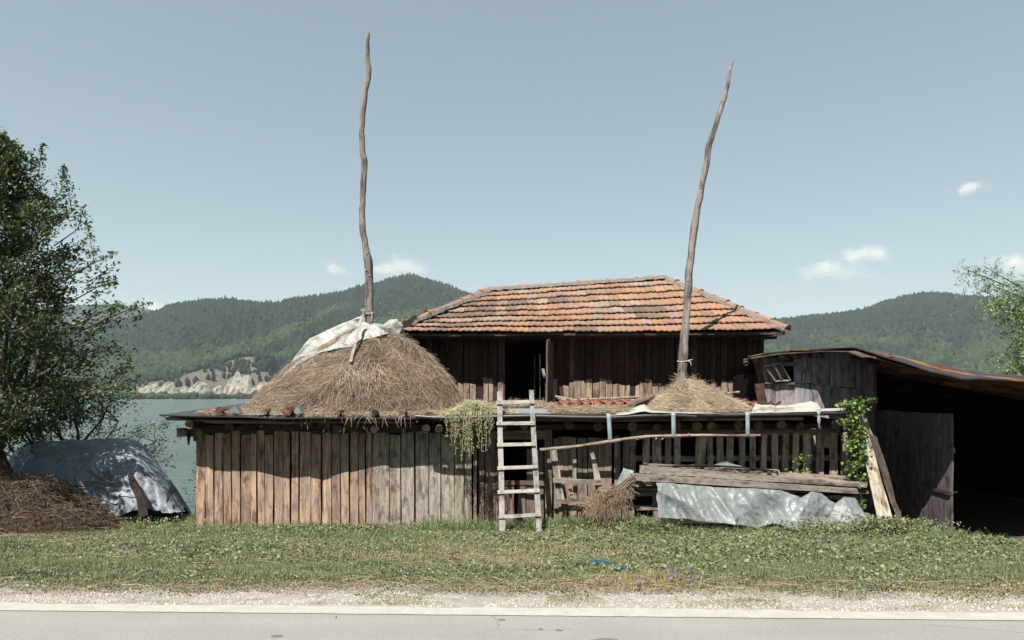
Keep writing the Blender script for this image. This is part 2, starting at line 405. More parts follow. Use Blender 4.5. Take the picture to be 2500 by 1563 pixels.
m, t, b = mat("gravel_bed"); o_ = objc(t); f = noise(t, o_, 60, 5, .75); f2 = noise(t, o_, 5, 4, .6)
c = mul(t, ramp(t, f, [(.3, .66), (.6, 1.0), (.8, 1.1)]), (.60, .565, .51)); c = mixc(t, ramp(t, f2, [(.55, 0.0), (.7, .5)]), c, (.26, .21, .13)); t.links.new(c, b.inputs["Base Color"]); bump(t, b, f, .9, .015)
v, f, c = grid_np(np.arange(-10, 10.01, .06), np.linspace(0, 1, 14), lambda X, Y: X * 0)
yy = v[:, 1].copy(); v[:, 1] = red(v[:, 0]) + .0 + yy * (.50 + .3 * fbm(v[:, 0] * 1.3, v[:, 0] * 0, 8)); v[:, 2] = gz(v[:, 0], v[:, 1]) + .0045 + .012 * (fbm(v[:, 0] * 9, v[:, 1] * 9, 2) - .2) * np.clip(yy * 6, 0, 1)
o = np_mesh("gravel_shoulder", v, f, c, m, off=np.zeros(3)); tag(o, kind="structure")
# loose stones of the shoulder
n = 16000; X = R.uniform(-6.2, 6.2, n); Y = red(X) + .01 + np.abs(R.normal(0, .3, n)); k = fbm(X * 3, Y * 5, 31) > .36; X = X[k]; Y = Y[k]; n = len(X)
tet = np.array([[1, 0, -.4], [-.5, .9, -.4], [-.6, -.8, -.4], [.1, .1, .8], [.7, .6, .3]]); tf = np.array([[0, 1, 4], [1, 2, 3], [2, 0, 3], [0, 4, 3], [4, 1, 3]])
s_ = R.uniform(.004, .013, n)[:, None, None]; an = R.uniform(0, 6.28, n); ca, sa = np.cos(an), np.sin(an)
tv = tet[None] * s_ * R.uniform(.6, 1.3, (n, 1, 3)); rx = tv[:, :, 0] * ca[:, None] - tv[:, :, 1] * sa[:, None]; ry = tv[:, :, 0] * sa[:, None] + tv[:, :, 1] * ca[:, None]
vv = np.stack([rx + X[:, None], ry + Y[:, None], tv[:, :, 2] + gz(X, Y)[:, None] + .008], 2).reshape(-1, 3)
ff = (np.arange(n)[:, None, None] * 5 + tf[None]).reshape(-1, 3); cc = np.repeat(pick(n, [(.70, .64, .57), (.78, .72, .65), (.52, .46, .4), (.62, .54, .46)]), 5, 0)
tag(np_mesh("gravel", vv, ff, cc, M_STONE), "loose pale gravel scattered along the edge of the road", "gravel", kind="stuff")

m, t, b = mat("river_water"); o_ = objc(t)
f = noise(t, o_, 1.0, 5, .6, (.25, .9, 1)); f2 = noise(t, o_, 1.0, 4, .6, (.02, .05, 1))
c = mul(t, ramp(t, f2, [(.3, .84), (.7, 1.12)]), (.165, .24, .215)); t.links.new(c, b.inputs["Base Color"])
b.inputs["Roughness"].default_value = .22; b.inputs["Specular IOR Level"].default_value = .4; bump(t, b, f, 1.0, .7)
mb = MB(); mb.grid([[V((x, y, -4.0)) for x in (-3900, -800, 0, 800, 3900)] for y in (13, 200, 1200)], (.1, .2, .2)); tag(mb.build("river", m), kind="structure")

# ------------------------------------------------------------------ hills with their woods
SKY = np.array([(-1500, 780), (-600, 790), (0, 800), (200, 795), (280, 788), (338, 770), (396, 756), (404, 749), (454, 742), (494, 735), (546, 732), (598, 739), (642, 743), (685, 739), (720, 728), (766, 724), (830, 712), (888, 695), (945, 683), (980, 673), (1010, 671), (1050, 681), (1100, 699), (1150, 717), (1200, 735), (1300, 775), (1420, 800), (1700, 800), (1871, 781), (1950, 772), (2050, 763), (2109, 755), (2145, 740), (2182, 728), (2254, 714), (2320, 717), (2378, 723), (2500, 731), (2800, 760), (4000, 800)], float)
def ridge_d(px): return np.interp(px, [-1500, 300, 560, 1000, 1400, 1900, 2250, 4000], [1900, 1700, 1500, 2000, 2100, 2100, 1900, 2200])
def shore_d(px): return 1010 + 25 * np.sin(px * .011) + 10 * np.sin(px * .037)
def hill_t(px, t):
    """px column, t 0 shore..1 ridge (..1.3 behind) -> x,y,z"""
    sd = shore_d(px); rd = ridge_d(px); y = sd + (rd - sd) * t
    tr = (HZ - np.interp(px, SKY[:, 0], SKY[:, 1]) - 7) / FP; ts = -5.8 / sd
    # a short steep shore cliff, then the long slope
    g = np.where(t <= 1, .10 * np.clip(t / .02, 0, 1) + .90 * np.clip(t, 0, 1) ** .95, 1 - (t - 1) * 1.6)
    nz_ = (fbm(px * .012 + t * 1.5, t * 4 + px * .003, 21, 4) - .5) * .075 * np.sin(np.clip(t, 0, 1) * 3.14)
    tan = ts + (tr - ts) * g + nz_ * (tr > 0)
    return (px - 1250) / FP * y, y, CH + tan * y
def grn(px, py):
    """how broadleaf (light) the wood is there: the lighter strips on the slope"""
    d1 = np.abs((py - np.interp(px, [300, 480, 640, 760, 830], [905, 885, 845, 790, 755]))) / np.interp(px, [300, 480, 640, 760, 830], [30, 20, 14, 11, 8])
    a = np.exp(-d1 ** 2) * (px < 860)
    d2 = np.abs(py - np.interp(px, [600, 900, 1150], [905, 800, 740])) / 12
    a = np.maximum(a, .7 * np.exp(-d2 ** 2) * (px < 1150) * (px > 560))
    r = (px > 1800) * np.clip((py - 790) / 90, 0, .9) * (fbm(px * .02, py * .03, 6) > .42)
    return np.maximum(a, r)
px = np.arange(-1500, 4001, 6.0); tt = np.concatenate([[0, .01, .02, .03, .04], np.linspace(.05, 1, 60), [1.05, 1.15, 1.3]])
PX, TT = np.meshgrid(px, tt); hx, hy, hz = hill_t(PX, TT); hz = np.where(TT == 0, -9.0, hz)
v = np.stack([hx.ravel(), hy.ravel(), hz.ravel()], 1); i = np.arange(v.shape[0]).reshape(len(tt), len(px))
f = np.stack([i[:-1, :-1].ravel(), i[:-1, 1:].ravel(), i[1:, 1:].ravel(), i[1:, :-1].ravel()], 1)
pyv = HZ - (v[:, 2] - CH) * FP / v[:, 1]; pxv = PX.ravel()
bare = np.clip((pyv - 9 - np.interp(pxv, [-1500, 330, 450, 560, 620, 640, 660, 700, 1200], [955, 925, 905, 868, 850, 865, 905, 895, 930])) / 6 + 1.2 * (fbm(pxv * .05, pyv * .08, 9) - .5), 0, 1) * (pxv < 1600)
c = np.array([(.035, .05, .028)]) * (1 - bare[:, None]) + np.array([(.22, .195, .155)]) * bare[:, None] * (.75 + .5 * fbm(pxv * .15, pyv * .3, 14)[:, None])
tag(np_mesh("hills", v, f, c, M_FAR, off=np.zeros(3), smooth=True), kind="structure")
# the farther ridge at the left
mb = MB(); P = []
for u, dd in ((0, 3000), (1, 3400), (1.01, 3900)):
    P.append([V(((x - 1250) / FP * dd, dd, -9 if u == 0 else (CH + (HZ - np.interp(x, [-800, 0, 200, 290, 330, 370, 450, 600], [765, 760, 745, 741, 750, 756, 775, 800]) + 2 * mnoise.noise(V((x * .05, 0, 0)))) / FP * 3400) * (1 if u == 1 else .7))) for x in range(-800, 601, 7)])
mb.grid(P, (.04, .055, .035)); tag(mb.build("far_ridge", M_FAR, smooth=True), kind="structure")

ico = np.array([(0, 0, 1), (.894, 0, .447), (.276, .851, .447), (-.724, .526, .447), (-.724, -.526, .447), (.276, -.851, .447), (.724, .526, -.447), (-.276, .851, -.447), (-.894, 0, -.447), (-.276, -.851, -.447), (.724, -.526, -.447), (0, 0, -1)])
icf = np.array([(0, 1, 2), (0, 2, 3), (0, 3, 4), (0, 4, 5), (0, 5, 1), (1, 6, 2), (2, 7, 3), (3, 8, 4), (4, 9, 5), (5, 10, 1), (2, 6, 7), (3, 7, 8), (4, 8, 9), (5, 9, 10), (1, 10, 6), (6, 11, 7), (7, 11, 8), (8, 11, 9), (9, 11, 10), (10, 11, 6)])
def blobs(x, y, z, w, h, cols, pointy=0.0):
    n = len(x); s = np.stack([w, w, h], 1)[:, None, :] * .5
    v = ico[None] * s * R.uniform(.7, 1.3, (n, 12, 1)); v[:, 0, 2] *= 1 + pointy * R.uniform(.2, 1, n)
    v += np.stack([x, y, z + h * .35], 1)[:, None, :]
    f = (np.arange(n)[:, None, None] * 12 + icf[None]).reshape(-1, 3)
    cv = cols[:, None, :] * R.uniform(.75, 1.25, (n, 12, 1))
    return v.reshape(-1, 3), f, cv.reshape(-1, 3)
def wood(name, x0, x1, n, label, seed):
    px = R.uniform(x0, x1, n * 2); t = R.uniform(.02, 1.03, n * 2) ** 1.0
    rd = ridge_d(px); sd = shore_d(px); k = R.uniform(0, 1, n * 2) < (sd + (rd - sd) * t) / rd
    px = px[k]; t = t[k]; x, y, z = hill_t(px, t); py = HZ - (z - CH) * FP / y
    br = np.clip((py - 9 - np.interp(px, [-1500, 330, 450, 560, 620, 640, 660, 700, 1200], [955, 925, 905, 868, 850, 865, 905, 895, 930])) / 6 + 1.2 * (fbm(px * .05, py * .08, 9) - .5), 0, 1) * (px < 1600)
    keep = R.uniform(0, 1, len(px)) > br * .95
    px, x, y, z, py = px[keep], x[keep], y[keep], z[keep], py[keep]
    g = grn(px, py) + .35 * (fbm(px * .04, py * .06, seed) - .35) + R.uniform(-.25, .25, len(px)); dec = g > .38
    m_ = len(px); w = np.where(dec, R.uniform(7, 12, m_), R.uniform(5, 8.5, m_)); h = np.where(dec, R.uniform(7, 11, m_), R.uniform(8, 14, m_))
    sz = .75 + .6 * fbm(px * .03, py * .05, 66); w *= sz * np.where(R.uniform(0, 1, m_) > .96, 1.35, 1); h *= sz
    c = np.where(dec[:, None], pick(m_, [(.068, .098, .045), (.055, .085, .042), (.08, .11, .05), (.05, .07, .045)], .16), pick(m_, [(.026, .046, .033), (.031, .052, .036), (.022, .038, .030), (.040, .054, .04)], .2))
    v, f, cc = blobs(x, y, z, w, h, c, .6)
    tag(np_mesh(name, v, f, cc, M_FAR), label, "forest", kind="stuff")
wood("forest", -500, 1400, 34000, "dark pine and broadleaf forest covering the ridge across the river behind the haystack", 41)
wood("forest", 1700, 3300, 28000, "hazy forest covering the hill behind the sheds on the right", 42)
# pale rock along the far shore
m, t, b = mat("limestone"); o_ = objc(t); f = noise(t, o_, .12, 6, .7); f2 = noise(t, o_, .5, 5, .7)
c = mixc(t, ramp(t, f, [(.42, 0.0), (.6, 1.0)]), (.74, .70, .62), (.42, .37, .28)); c = mul(t, c, ramp(t, f2, [(.3, .6), (.7, 1.1)])); t.links.new(c, b.inputs["Base Color"]); bump(t, b, f2, 1.0, 3)
rocks = [(345, 950, 38, 26), (392, 946, 32, 30), (430, 950, 25, 22), (470, 944, 34, 30), (515, 950, 24, 18), (570, 932, 44, 44), (628, 944, 34, 26), (665, 946, 34, 26), (700, 948, 30, 22), (600, 952, 40, 20), (300, 952, 34, 22), (250, 952, 34, 22)]
rlab = ["small pale limestone outcrop nearest the tree on the far shore", "rounded white limestone outcrop left of a scrubby gully", "low grey rock shelf between two white outcrops", "white limestone dome above the shore bushes", "low pale rock slope beside the highest outcrop", "tallest white limestone outcrop rising above the far shore", "creamy rock face right of the tallest outcrop", "pale rock face running towards the haystack", "pale rock partly hidden behind the plastic sheet on the haystack", "broad low rock slope under the tallest outcrop", "pale rock seen through the edge of the tree crown", "pale rock hidden deep behind the tree crown"]
for (x, y, wd, ht), lb in zip(rocks, rlab):
    D = float(shore_d(x)) - 14; mb = MB(); c0 = at(x, 972, D); W = wd * D / FP; H = (972 - (y - ht * .7)) * D / FP * 1.15; P = []
    for i in range(14):
        u = i / 13; row = []
        for j in range(26):
            a = -1 + 2 * j / 25; prof = max(0, 1 - abs(a) ** 2.2) ** .7
            nz_ = mnoise.fractal(V((a * 3 + x, u * 3, x * .1)), 1.0, 2.0, 4) * .22
            row.append(V((c0.x + a * W, c0.y + u * 34 * (1 + nz_) - 10 + 7 * mnoise.noise(V((a * 7, u * 4, x))), -6 + (u ** .8) * (H + 2) * .78 * prof * (1 + nz_))))
        P.append(row)
    P.append([V((p.x, p.y + 25, -9)) for p in P[-1]])
    mb.grid(P, (.5, .5, .5)); tag(mb.build("rock_outcrop", m), lb, "rock", "pale rocks along the far shore")
# bushes at the waterline, and single trees on the bare slope
n = 900; px = R.uniform(230, 1250, n); d = shore_d(px) - R.uniform(20, 30, n); h = R.uniform(6, 14, n) * (.4 + fbm(px * .04, px * 0, 5)); k = fbm(px * .045, px * 0 + 3, 15) > .33
px, d, h = px[k], d[k], h[k]; x = (px - 1250) / FP * d
v, f, c = blobs(x, d, np.full(len(x), -4.2), h * R.uniform(.8, 1.2, len(x)), h, pick(len(x), [(.055, .085, .045), (.07, .10, .05), (.045, .07, .04)], .15))
tag(np_mesh("shore_bushes", v, f, c, M_FAR), "green belt of bushes along the far waterline under the rocks", "bushes", kind="stuff")
mb = MB(); mb.grid([[V(((x - 1250) / FP * (float(shore_d(x)) + d), float(shore_d(x)) + d, z + .8 * mnoise.noise(V((x * .06, d, 0))))) for x in range(-300, 1500, 8)] for d, z in ((-34, -5), (-27, -3.0), (10, -.5))], (.40, .36, .30)); tag(mb.build("shore_bank", M_STONE), kind="structure")
iso = [(505, 905, 9), (478, 925, 7), (500, 928, 11), (534, 915, 10), (585, 895, 15), (592, 905, 20), (640, 900, 20), (655, 880, 16), (690, 905, 16), (536, 935, 9), (478, 940, 6), (612, 930, 7), (560, 890, 8)]
ip = thing("pine_tree", at(505, 905, 1100), "", "tree"); bpy.data.objects.remove(ip)
il = ["small dark pine on the bare slope, highest of three in a gully", "small shrubby pine left of the bare slope's gully", "dark pine standing alone above the white limestone dome", "dark pine halfway up the bare slope", "wide dark pine in a clump above the tallest rock", "largest dark pine directly above the tallest rock", "tall dark pine right of the bare slope", "dark pine behind the tall one on the right of the slope", "dark pine closest to the plastic sheet", "dark pine just above the rocks between two outcrops", "smallest bush on the rock edge", "low dark shrub on top of the creamy rock face", "small pine at the upper edge of the bare slope"]
for (x, y, s), lb in zip(iso, il):
    D = 1120; p = at(x, y + s, D); W = s * 1.5 * D / FP; n = 26
    a = R.normal(size=(n, 3)) * np.array([.25, .25, .3]); x_ = p.x + a[:, 0] * W; y_ = p.y + a[:, 1] * W; z_ = p.z + (a[:, 2] + .45) * W * .9
    v, f, c = blobs(x_, y_, z_, np.full(n, W * .55), np.full(n, W * .6), pick(n, [(.03, .048, .032), (.036, .055, .035)], .15))
    tag(np_mesh("pine_tree", v, f, c, M_FAR), lb, "tree", "single pines on the bare slope")

# ------------------------------------------------------------------ clouds (far outside the air box)
m, t, b = mat("cloud_white"); b.inputs["Base Color"].default_value = (.9, .88, .84, 1); b.inputs["Roughness"].default_value = 1; b.inputs["Specular IOR Level"].default_value = 0
lw = N(t, "ShaderNodeLayerWeight", Blend=.5); inv = ramp(t, lw.outputs["Facing"], [(.0, .042), (.35, .017), (.7, 0.0)]); 
tr = N(t, "ShaderNodeBsdfTranslucent"); tr.inputs[0].default_value = (.95, .93, .88, 1); tp_n = N(t, "ShaderNodeBsdfTransparent"); m1 = N(t, "ShaderNodeMixShader"); m1.inputs[0].default_value = .5; m2 = N(t, "ShaderNodeMixShader")
t.links.new(b.outputs[0], m1.inputs[1]); t.links.new(tr.outputs[0], m1.inputs[2]); t.links.new(inv, m2.inputs[0]); t.links.new(tp_n.outputs[0], m2.inputs[1]); t.links.new(m1.outputs[0], m2.inputs[2]); t.links.new(m2.outputs[0], t.nodes["Material Output"].inputs[0])
for cl, lb in [([(945, 655, 34, 14), (985, 650, 42, 18), (1015, 660, 35, 10), (925, 660, 22, 8), (968, 662, 60, 8)], "white cloud just above the highest wooded peak"),
               ([(812, 655, 18, 12), (825, 662, 16, 9)], "faint small cloud left of the tall left pole"),
               ([(2120, 615, 48, 18), (2140, 625, 30, 14), (2090, 625, 30, 12), (2035, 665, 70, 14), (1990, 668, 40, 12), (2015, 650, 36, 14), (2075, 672, 40, 10)], "largest double puff of cloud above the right hill"),
               ([(2365, 460, 26, 14), (2375, 455, 16, 10), (2350, 465, 14, 8)], "small lone cloud highest in the sky on the right"),
               ([(2480, 640, 34, 20), (2510, 650, 40, 16), (2440, 634, 30, 7)], "cloud at the right edge above the acacia branches"),
               ([(372, 752, 28, 18), (395, 758, 22, 12), (340, 762, 24, 10)], "low cloud peeping over the far left ridge")]:
    L = []; D = 14000
    for x, y, a, h in cl:
        a *= 1.25; h *= 1.2; n = 26; q = R.normal(size=(n, 3)) * np.array([.42, .4, .34])
        c0 = at(x, y, D); s = D / FP
        L.append((c0.x + q[:, 0] * a * s, c0.y + q[:, 1] * a * s, c0.z + q[:, 2] * h * s, np.full(n, a * s * .9) * R.uniform(.5, 1.1, n), np.full(n, h * s * 1.5) * R.uniform(.6, 1.1, n)))
    mb = MB()
    for X_, Y_, Z_, W_, H_ in L:
        for i in range(len(X_)):
            vs = []; fs = []; nu, nv = 14, 9
            for a in range(nv + 1):
                for b_ in range(nu):
                    th = math.pi * a / nv; ph = 2 * math.pi * b_ / nu; d = V((math.sin(th) * math.cos(ph), math.sin(th) * math.sin(ph), math.cos(th)))
                    r = 1 + .1 * mnoise.noise(d * 2 + V((i, X_[i] * .01, 0)))
                    vs.append(V((X_[i] + d.x * W_[i] * .5 * r, Y_[i] + d.y * W_[i] * .5 * r, Z_[i] + d.z * H_[i] * .5 * r)))
            for a in range(nv):
                for b_ in range(nu): fs.append((a * nu + b_, a * nu + (b_ + 1) % nu, (a + 1) * nu + (b_ + 1) % nu, (a + 1) * nu + b_))
            mb.add(vs, fs, (.9, .9, .9))
    tag(mb.build("cloud", m, smooth=True), lb, "cloud", "small clouds low in the sky")

# ------------------------------------------------------------------ the tiled barn
BY = 13.9
barn = thing("barn", (1.4, 16.5, -.6), "dark plank barn with an orange tiled hip roof standing behind the haystacks", "barn")
def wtint(base, j=.2):
    k = ru(1 - j, 1 + j); return (base[0] * k * ru(.97, 1.03), base[1] * k, base[2] * k * ru(.96, 1.03))
ZT = 2.93
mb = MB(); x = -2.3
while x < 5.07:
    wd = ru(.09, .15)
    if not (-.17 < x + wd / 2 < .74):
        base = (.075, .042, .034) if rnd() < .75 else (.13, .08, .06)  # near-black tint puts the eave's shade into the wall boards
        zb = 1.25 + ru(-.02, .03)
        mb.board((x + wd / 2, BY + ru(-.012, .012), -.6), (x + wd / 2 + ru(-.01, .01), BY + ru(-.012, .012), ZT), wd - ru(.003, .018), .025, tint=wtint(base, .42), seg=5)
        if rnd() < .9: mb.board((x + wd / 2, BY - .03, 1.2), (x + wd / 2, BY - .035, 1.86 + ru(-.12, .10)), wd * .88, .02, tint=wtint((.50, .39, .30), .22), seg=3, jag=.03)  # short boards tinted pale to paint the sunlit strip below the eave shadow
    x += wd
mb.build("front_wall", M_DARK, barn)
mb = MB(); x = -2.3
while x < 5.05:
    wd = ru(.14, .2)
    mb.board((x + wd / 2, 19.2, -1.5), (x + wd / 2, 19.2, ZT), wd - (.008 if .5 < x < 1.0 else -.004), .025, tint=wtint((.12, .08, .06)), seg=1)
    x += wd
for X_ in (-2.3, 5.08):
    y = BY + .05
    while y < 19.2:
        mb.board((X_, y + .1, -1.2), (X_, y + .1, ZT), .2, .025, nrm=(1, 0, 0), tint=wtint((.13, .08, .06)), seg=1); y += .198
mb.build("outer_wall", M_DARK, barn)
mb = MB(); mb.board((-.2, BY - .03, 2.86), (.8, BY - .03, 2.84), .12, .06, nrm=(0, -1, 0), tint=(.14, .09, .07)); mb.board((-.19, BY - .01, 1.2), (-.19, BY - .01, 2.8), .09, .06, tint=(.16, .1, .08)); mb.each("door_frame", M_DARK, barn)
mb = MB(); mb.grid([[V((x, y, .95)) for x in (-2.25, 5.0)] for y in (BY + .05, 19.1)], (.1, .08, .06)); mb.build("loft_floor", M_DARK, barn)
# open leaf of the barn door, seen edge-on
mb = MB()
for k in range(4):
    a = k / 4 + .02; b2 = (k + 1) / 4; p = V((.82, BY - .05, 0)); q = V((.665, 13.1, 0)); c0 = p.lerp(q, (a + b2) / 2)
    mb.board((c0.x, c0.y, 1.33), (c0.x + .01, c0.y, 2.68 + ru(-.04, .02)), .19, .03, nrm=(1, -.2, 0), tint=wtint((.26, .2, .18), .15))
dl = mb.build("door", M_DARK, barn); mb = MB(); mb.board((.63, 13.1, 1.95), (.60, 13.35, 2.1), .05, .05, nrm=(1, 0, 0), tint=(.3, .24, .2)); mb.board((.64, 13.12, 1.4), (.64, 13.12, 1.5), .05, .05, nrm=(1, 0, 0), tint=(.3, .24, .2)); mb.each("door_batten", M_DARK, dl)
# roof
EL_ = V((-2.40, 13.3, 2.80)); ER = V((5.30, 13.3, 2.84)); RL = V((-.54, 16.3, 4.05)); RR = V((3.67, 16.3, 4.33))
def roofp(X, v):
    """point of the front slope at abscissa X, v 0 eave..1 ridge; slightly sagging"""
    e = EL_.lerp(ER, (X - EL_.x) / (ER.x - EL_.x)); r = RL.lerp(RR, (X - RL.x) / (RR.x - RL.x))
    p = e.lerp(r, v); p.x = X; p.z += .03 * mnoise.noise(V((X * .8, v * 2, 1))) - .05 * math.sin(math.pi * v); p.z -= .03 * math.sin(3.1416 * (X + 2.4) / 7.7) * (1 - v)
    return p
def tile_col(X, v):
    n = mnoise.noise(V((X * .55, v * 2.6, 4))) + ru(-.32, .32) + .25 * (X > 3.2) + .12 * (v > .8)
    if n > .25: c = (.52, .28, .175)
    elif n > -.08: c = (.45, .275, .18)
    elif n > -.27: c = (.48, .34, .26)
    else: c = (.25, .165, .13)
    k = ru(.78, 1.15); return (c[0] * k, c[1] * k * ru(.92, 1.08), c[2] * k * ru(.9, 1.1))
NR = 8; mb = MB(); mc = [0, .12, .3, .36, .48, .58, .64, .82, 1.0]; mh = [.020, .008, .008, .018, .020, .018, .008, .008, .017]
for r in range(NR):
    v0 = r / NR - .012; v1 = (r + 1.22) / NR
    xl = EL_.x + (RL.x - EL_.x) * max(0, v0) + .02; xr_ = ER.x + (RR.x - ER.x) * max(0, v0) - .02; tw = .225; nT = int((xr_ - xl) / tw); jx = ru(-.06, .06)
    for k in range(nT + 1):
        X0 = xl + jx + k * tw; vm = (r + .5) / NR
        if X0 < xl - .05 or X0 + tw > xr_ + .08: continue
        dl_ = ru(-.010, .010); tl = ru(-.012, .012); col = tile_col(X0, vm); vs = []; dz = ru(0, .008)
        for i_, vv_ in enumerate((v0, v1)):
            for lay in (0, 1):
                for a, h in zip(mc, mh):
                    p = roofp(X0 + a * (tw + .004), min(1.0, vv_ + dl_ * (i_ == 0))); up = (.078 if i_ == 0 else .012) + dz
                    vs.append(V((p.x, p.y - (.02 if i_ == 0 else 0), p.z + h + up - lay * .022 + tl * (a - .5))))
        n9 = len(mc); fs = []
        for a in range(n9 - 1):
            fs.append((a, a + 1, 2 * n9 + a + 1, 2 * n9 + a)); fs.append((n9 + a + 1, n9 + a, a, a + 1)[::1])
        mb.add(vs, fs, col)
roof = mb.build("roof", M_TILE, barn)
mb = MB()   # side and rear slopes
BL = V((-2.40, 19.6, 2.8)); BR = V((5.30, 19.6, 2.84))
mb.add([EL_ + V((.03, 0, .0)), BL, RL - V((0, 0, .03)), ER - V((.03, 0, 0)), BR, RR - V((0, 0, .03))], [(0, 2, 1), (3, 4, 5), (1, 2, 5, 4)], (.4, .2, .14))
mb.add([EL_ + V((.05, .12, -.06)), ER + V((-.05, .12, -.06)), BR + V((0, 0, -.06)), BL + V((0, 0, -.06))], [(0, 1, 2, 3)], (.1, .07, .05))
mb.build("rear_slope", M_TILE, roof)
def caps(pts_a, pts_b, n, name, start=0.0):
    mb = MB(); mm = MB()
    for k in range(n):
        p = pts_a.lerp(pts_b, k / n); q = pts_a.lerp(pts_b, (k + 1.12) / n); d = (q - p).normalized(); sd = d.cross(V((0, 0, 1))).normalized(); up = sd.cross(d).normalized()
        vs = []; j = ru(-.012, .012)
        for (c0, rr) in ((p, .075), (p.lerp(q, .12), .072), (p.lerp(q, .13), .058), (q, .050)):
            for i_ in range(7):
                th = math.pi * i_ / 6; vs.append(c0 + sd * math.cos(th) * rr * 1.1 + up * (math.sin(th) * rr + .03 + j))
        fs = [(a * 7 + b_, a * 7 + b_ + 1, a * 7 + b_ + 8, a * 7 + b_ + 7) for a in range(3) for b_ in range(6)] + [tuple(range(6, -1, -1))]
        mb.add(vs, fs, tuple(c_ * ru(.85, 1.15) for c_ in (.50, .26, .18)))
    P = []
    for s_, h_ in ((-1.0, -.02), (-.75, .045), (-.2, .075), (.6, .03), (1, -.03)):
        row = []
        for k in range(n * 5 + 1):
            p = pts_a.lerp(pts_b, k / (n * 5)); d = (pts_b - pts_a).normalized(); sd = d.cross(V((0, 0, 1))).normalized()
            if sd.y > 0: sd = -sd
            nz_ = mnoise.noise(p * 6); row.append(p - sd * s_ * (.115 + .06 * nz_ + .03 * mnoise.noise(p * 14)) + V((0, 0, h_ + .03 * mnoise.noise(p * 11))) )
        P.append(row)
    mm.grid(P, (.3, .3, .3)); o = mb.build(name, M_TILE, roof, smooth=False); mm.build("mortar_bed", M_MORTAR, roof, smooth=False)
UPV = V((0, 0, .05))
caps(RL + UPV, RR + UPV, 12, "ridge_tiles"); caps(EL_ + UPV + V((.02, -.02, 0)), RL + UPV, 9, "hip_tiles"); caps(ER + UPV + V((.05, -.05, -.02)), RR + UPV, 9, "hip_tiles")
mb = MB(); mb.board(EL_ + V((.1, .03, -.03)), ER + V((-.1, .03, -.03)), .05, .04, nrm=(0, -1, 0), tint=(.16, .1, .07), seg=12)
for k in range(16):
    X_ = -2.2 + k * .49; mb.board((X_, 13.36, 2.80), (X_, 14.1, 3.02), .08, .07, nrm=(0, 0, 1), tint=(.15, .09, .07), seg=1)
mb.board(ER + V((-.35, .1, -.08)), ER + V((.02, -.02, -.03)), .07, .06, nrm=(0, -1, 0), tint=(.1, .08, .07)); mb.board(ER + V((-.6, .35, -.12)), ER + V((-.1, .1, -.1)), .07, .06, nrm=(0, -1, 0), tint=(.1, .08, .07))
mb.build("eave_timber", M_DARK, roof)

# ------------------------------------------------------------------ the low plank pen in front
WY = 11.0; EY = 10.5
pen = thing("animal_pen", (0, 12.2, -.6), "low weathered plank pen with a flat felted roof along the grass verge", "shed")
def eavey(x):
    return float(np.interp(x, [390, 480, 600, 700, 760, 850, 1015, 1200, 1400, 1560, 1700, 1850, 2070], [1015, 1018, 1018, 1024, 1022, 1022, 1022, 1012, 1014, 1013, 1012, 1010, 1007]))
def rz(X, Y):
    e = at(1250 + X * FP / EY, eavey(1250 + X * FP / EY), EY).z
    return e + (Y - EY) * (1.42 - e) / (13.8 - EY)
def planks(mb, edges, yt, yb, Y, base, j=.2, gap=1.2, th=.03, slant=0):
    for a, b_ in zip(edges[:-1], edges[1:]):
        x0 = a + ru(.1, gap) ** 1.0; x1 = b_ - ru(.1, gap); xm = (x0 + x1) / 2; yo = ru(-.012, .012)
        t_ = at(xm + ru(-1, 1) + slant, yt + ru(-5, 6), Y + yo); bt = at(xm, yb, Y + yo); bt.z = g1(bt.x, Y) - .05
        mb.board(bt, t_, (x1 - x0) * Y / FP, th, tint=wtint(base, j), seg=5, warp=.004, w1=(x1 - x0) * Y / FP * ru(.9, 1.02))
mb = MB()
planks(mb, [479, 502, 522, 545.5, 566, 588, 612, 628, 647, 668.5, 692, 710, 731, 759, 786, 810, 832, 854, 876, 893, 909], 1057, 1300, WY, (.50, .33, .235), .30, gap=2.6)
mb.build("brown_plank_wall", M_WOOD, pen)
mb = MB(); planks(mb, [909, 950, 978.5, 1013, 1048, 1076, 1109, 1134, 1154], 1057, 1300, WY, (.43, .37, .31), .2, gap=2.2); mb.build("grey_plank_wall", M_WOODG, pen)
mb = MB()   # door recess
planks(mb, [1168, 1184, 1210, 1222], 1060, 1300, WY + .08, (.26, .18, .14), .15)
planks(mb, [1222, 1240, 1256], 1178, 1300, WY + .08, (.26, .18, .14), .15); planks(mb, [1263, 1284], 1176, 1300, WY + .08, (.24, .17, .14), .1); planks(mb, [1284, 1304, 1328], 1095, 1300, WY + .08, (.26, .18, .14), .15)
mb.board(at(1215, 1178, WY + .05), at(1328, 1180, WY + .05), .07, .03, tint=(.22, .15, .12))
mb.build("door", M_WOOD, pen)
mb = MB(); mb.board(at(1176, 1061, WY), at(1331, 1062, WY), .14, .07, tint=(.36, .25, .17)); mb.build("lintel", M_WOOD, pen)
mb = MB()
for x, wd in ((1340, 15), (1333, 5), (1160, 8)): p = at(x, 1050, WY); mb.board((p.x, WY - .02, g1(p.x, WY) - .05), p, wd * WY / FP, .08, tint=wtint((.36, .27, .21)))
p = at(486, 1050, WY); mb.board((p.x, WY - .03, p.z - .18), (p.x, WY - .03, p.z), .14, .05, tint=(.34, .22, .15))
mb.each("post", M_WOOD, pen)
mb = MB(); planks(mb, [1349, 1364, 1387, 1409, 1434, 1458, 1494], 1066, 1300, WY + .04, (.38, .27, .2), .15, gap=1.6)
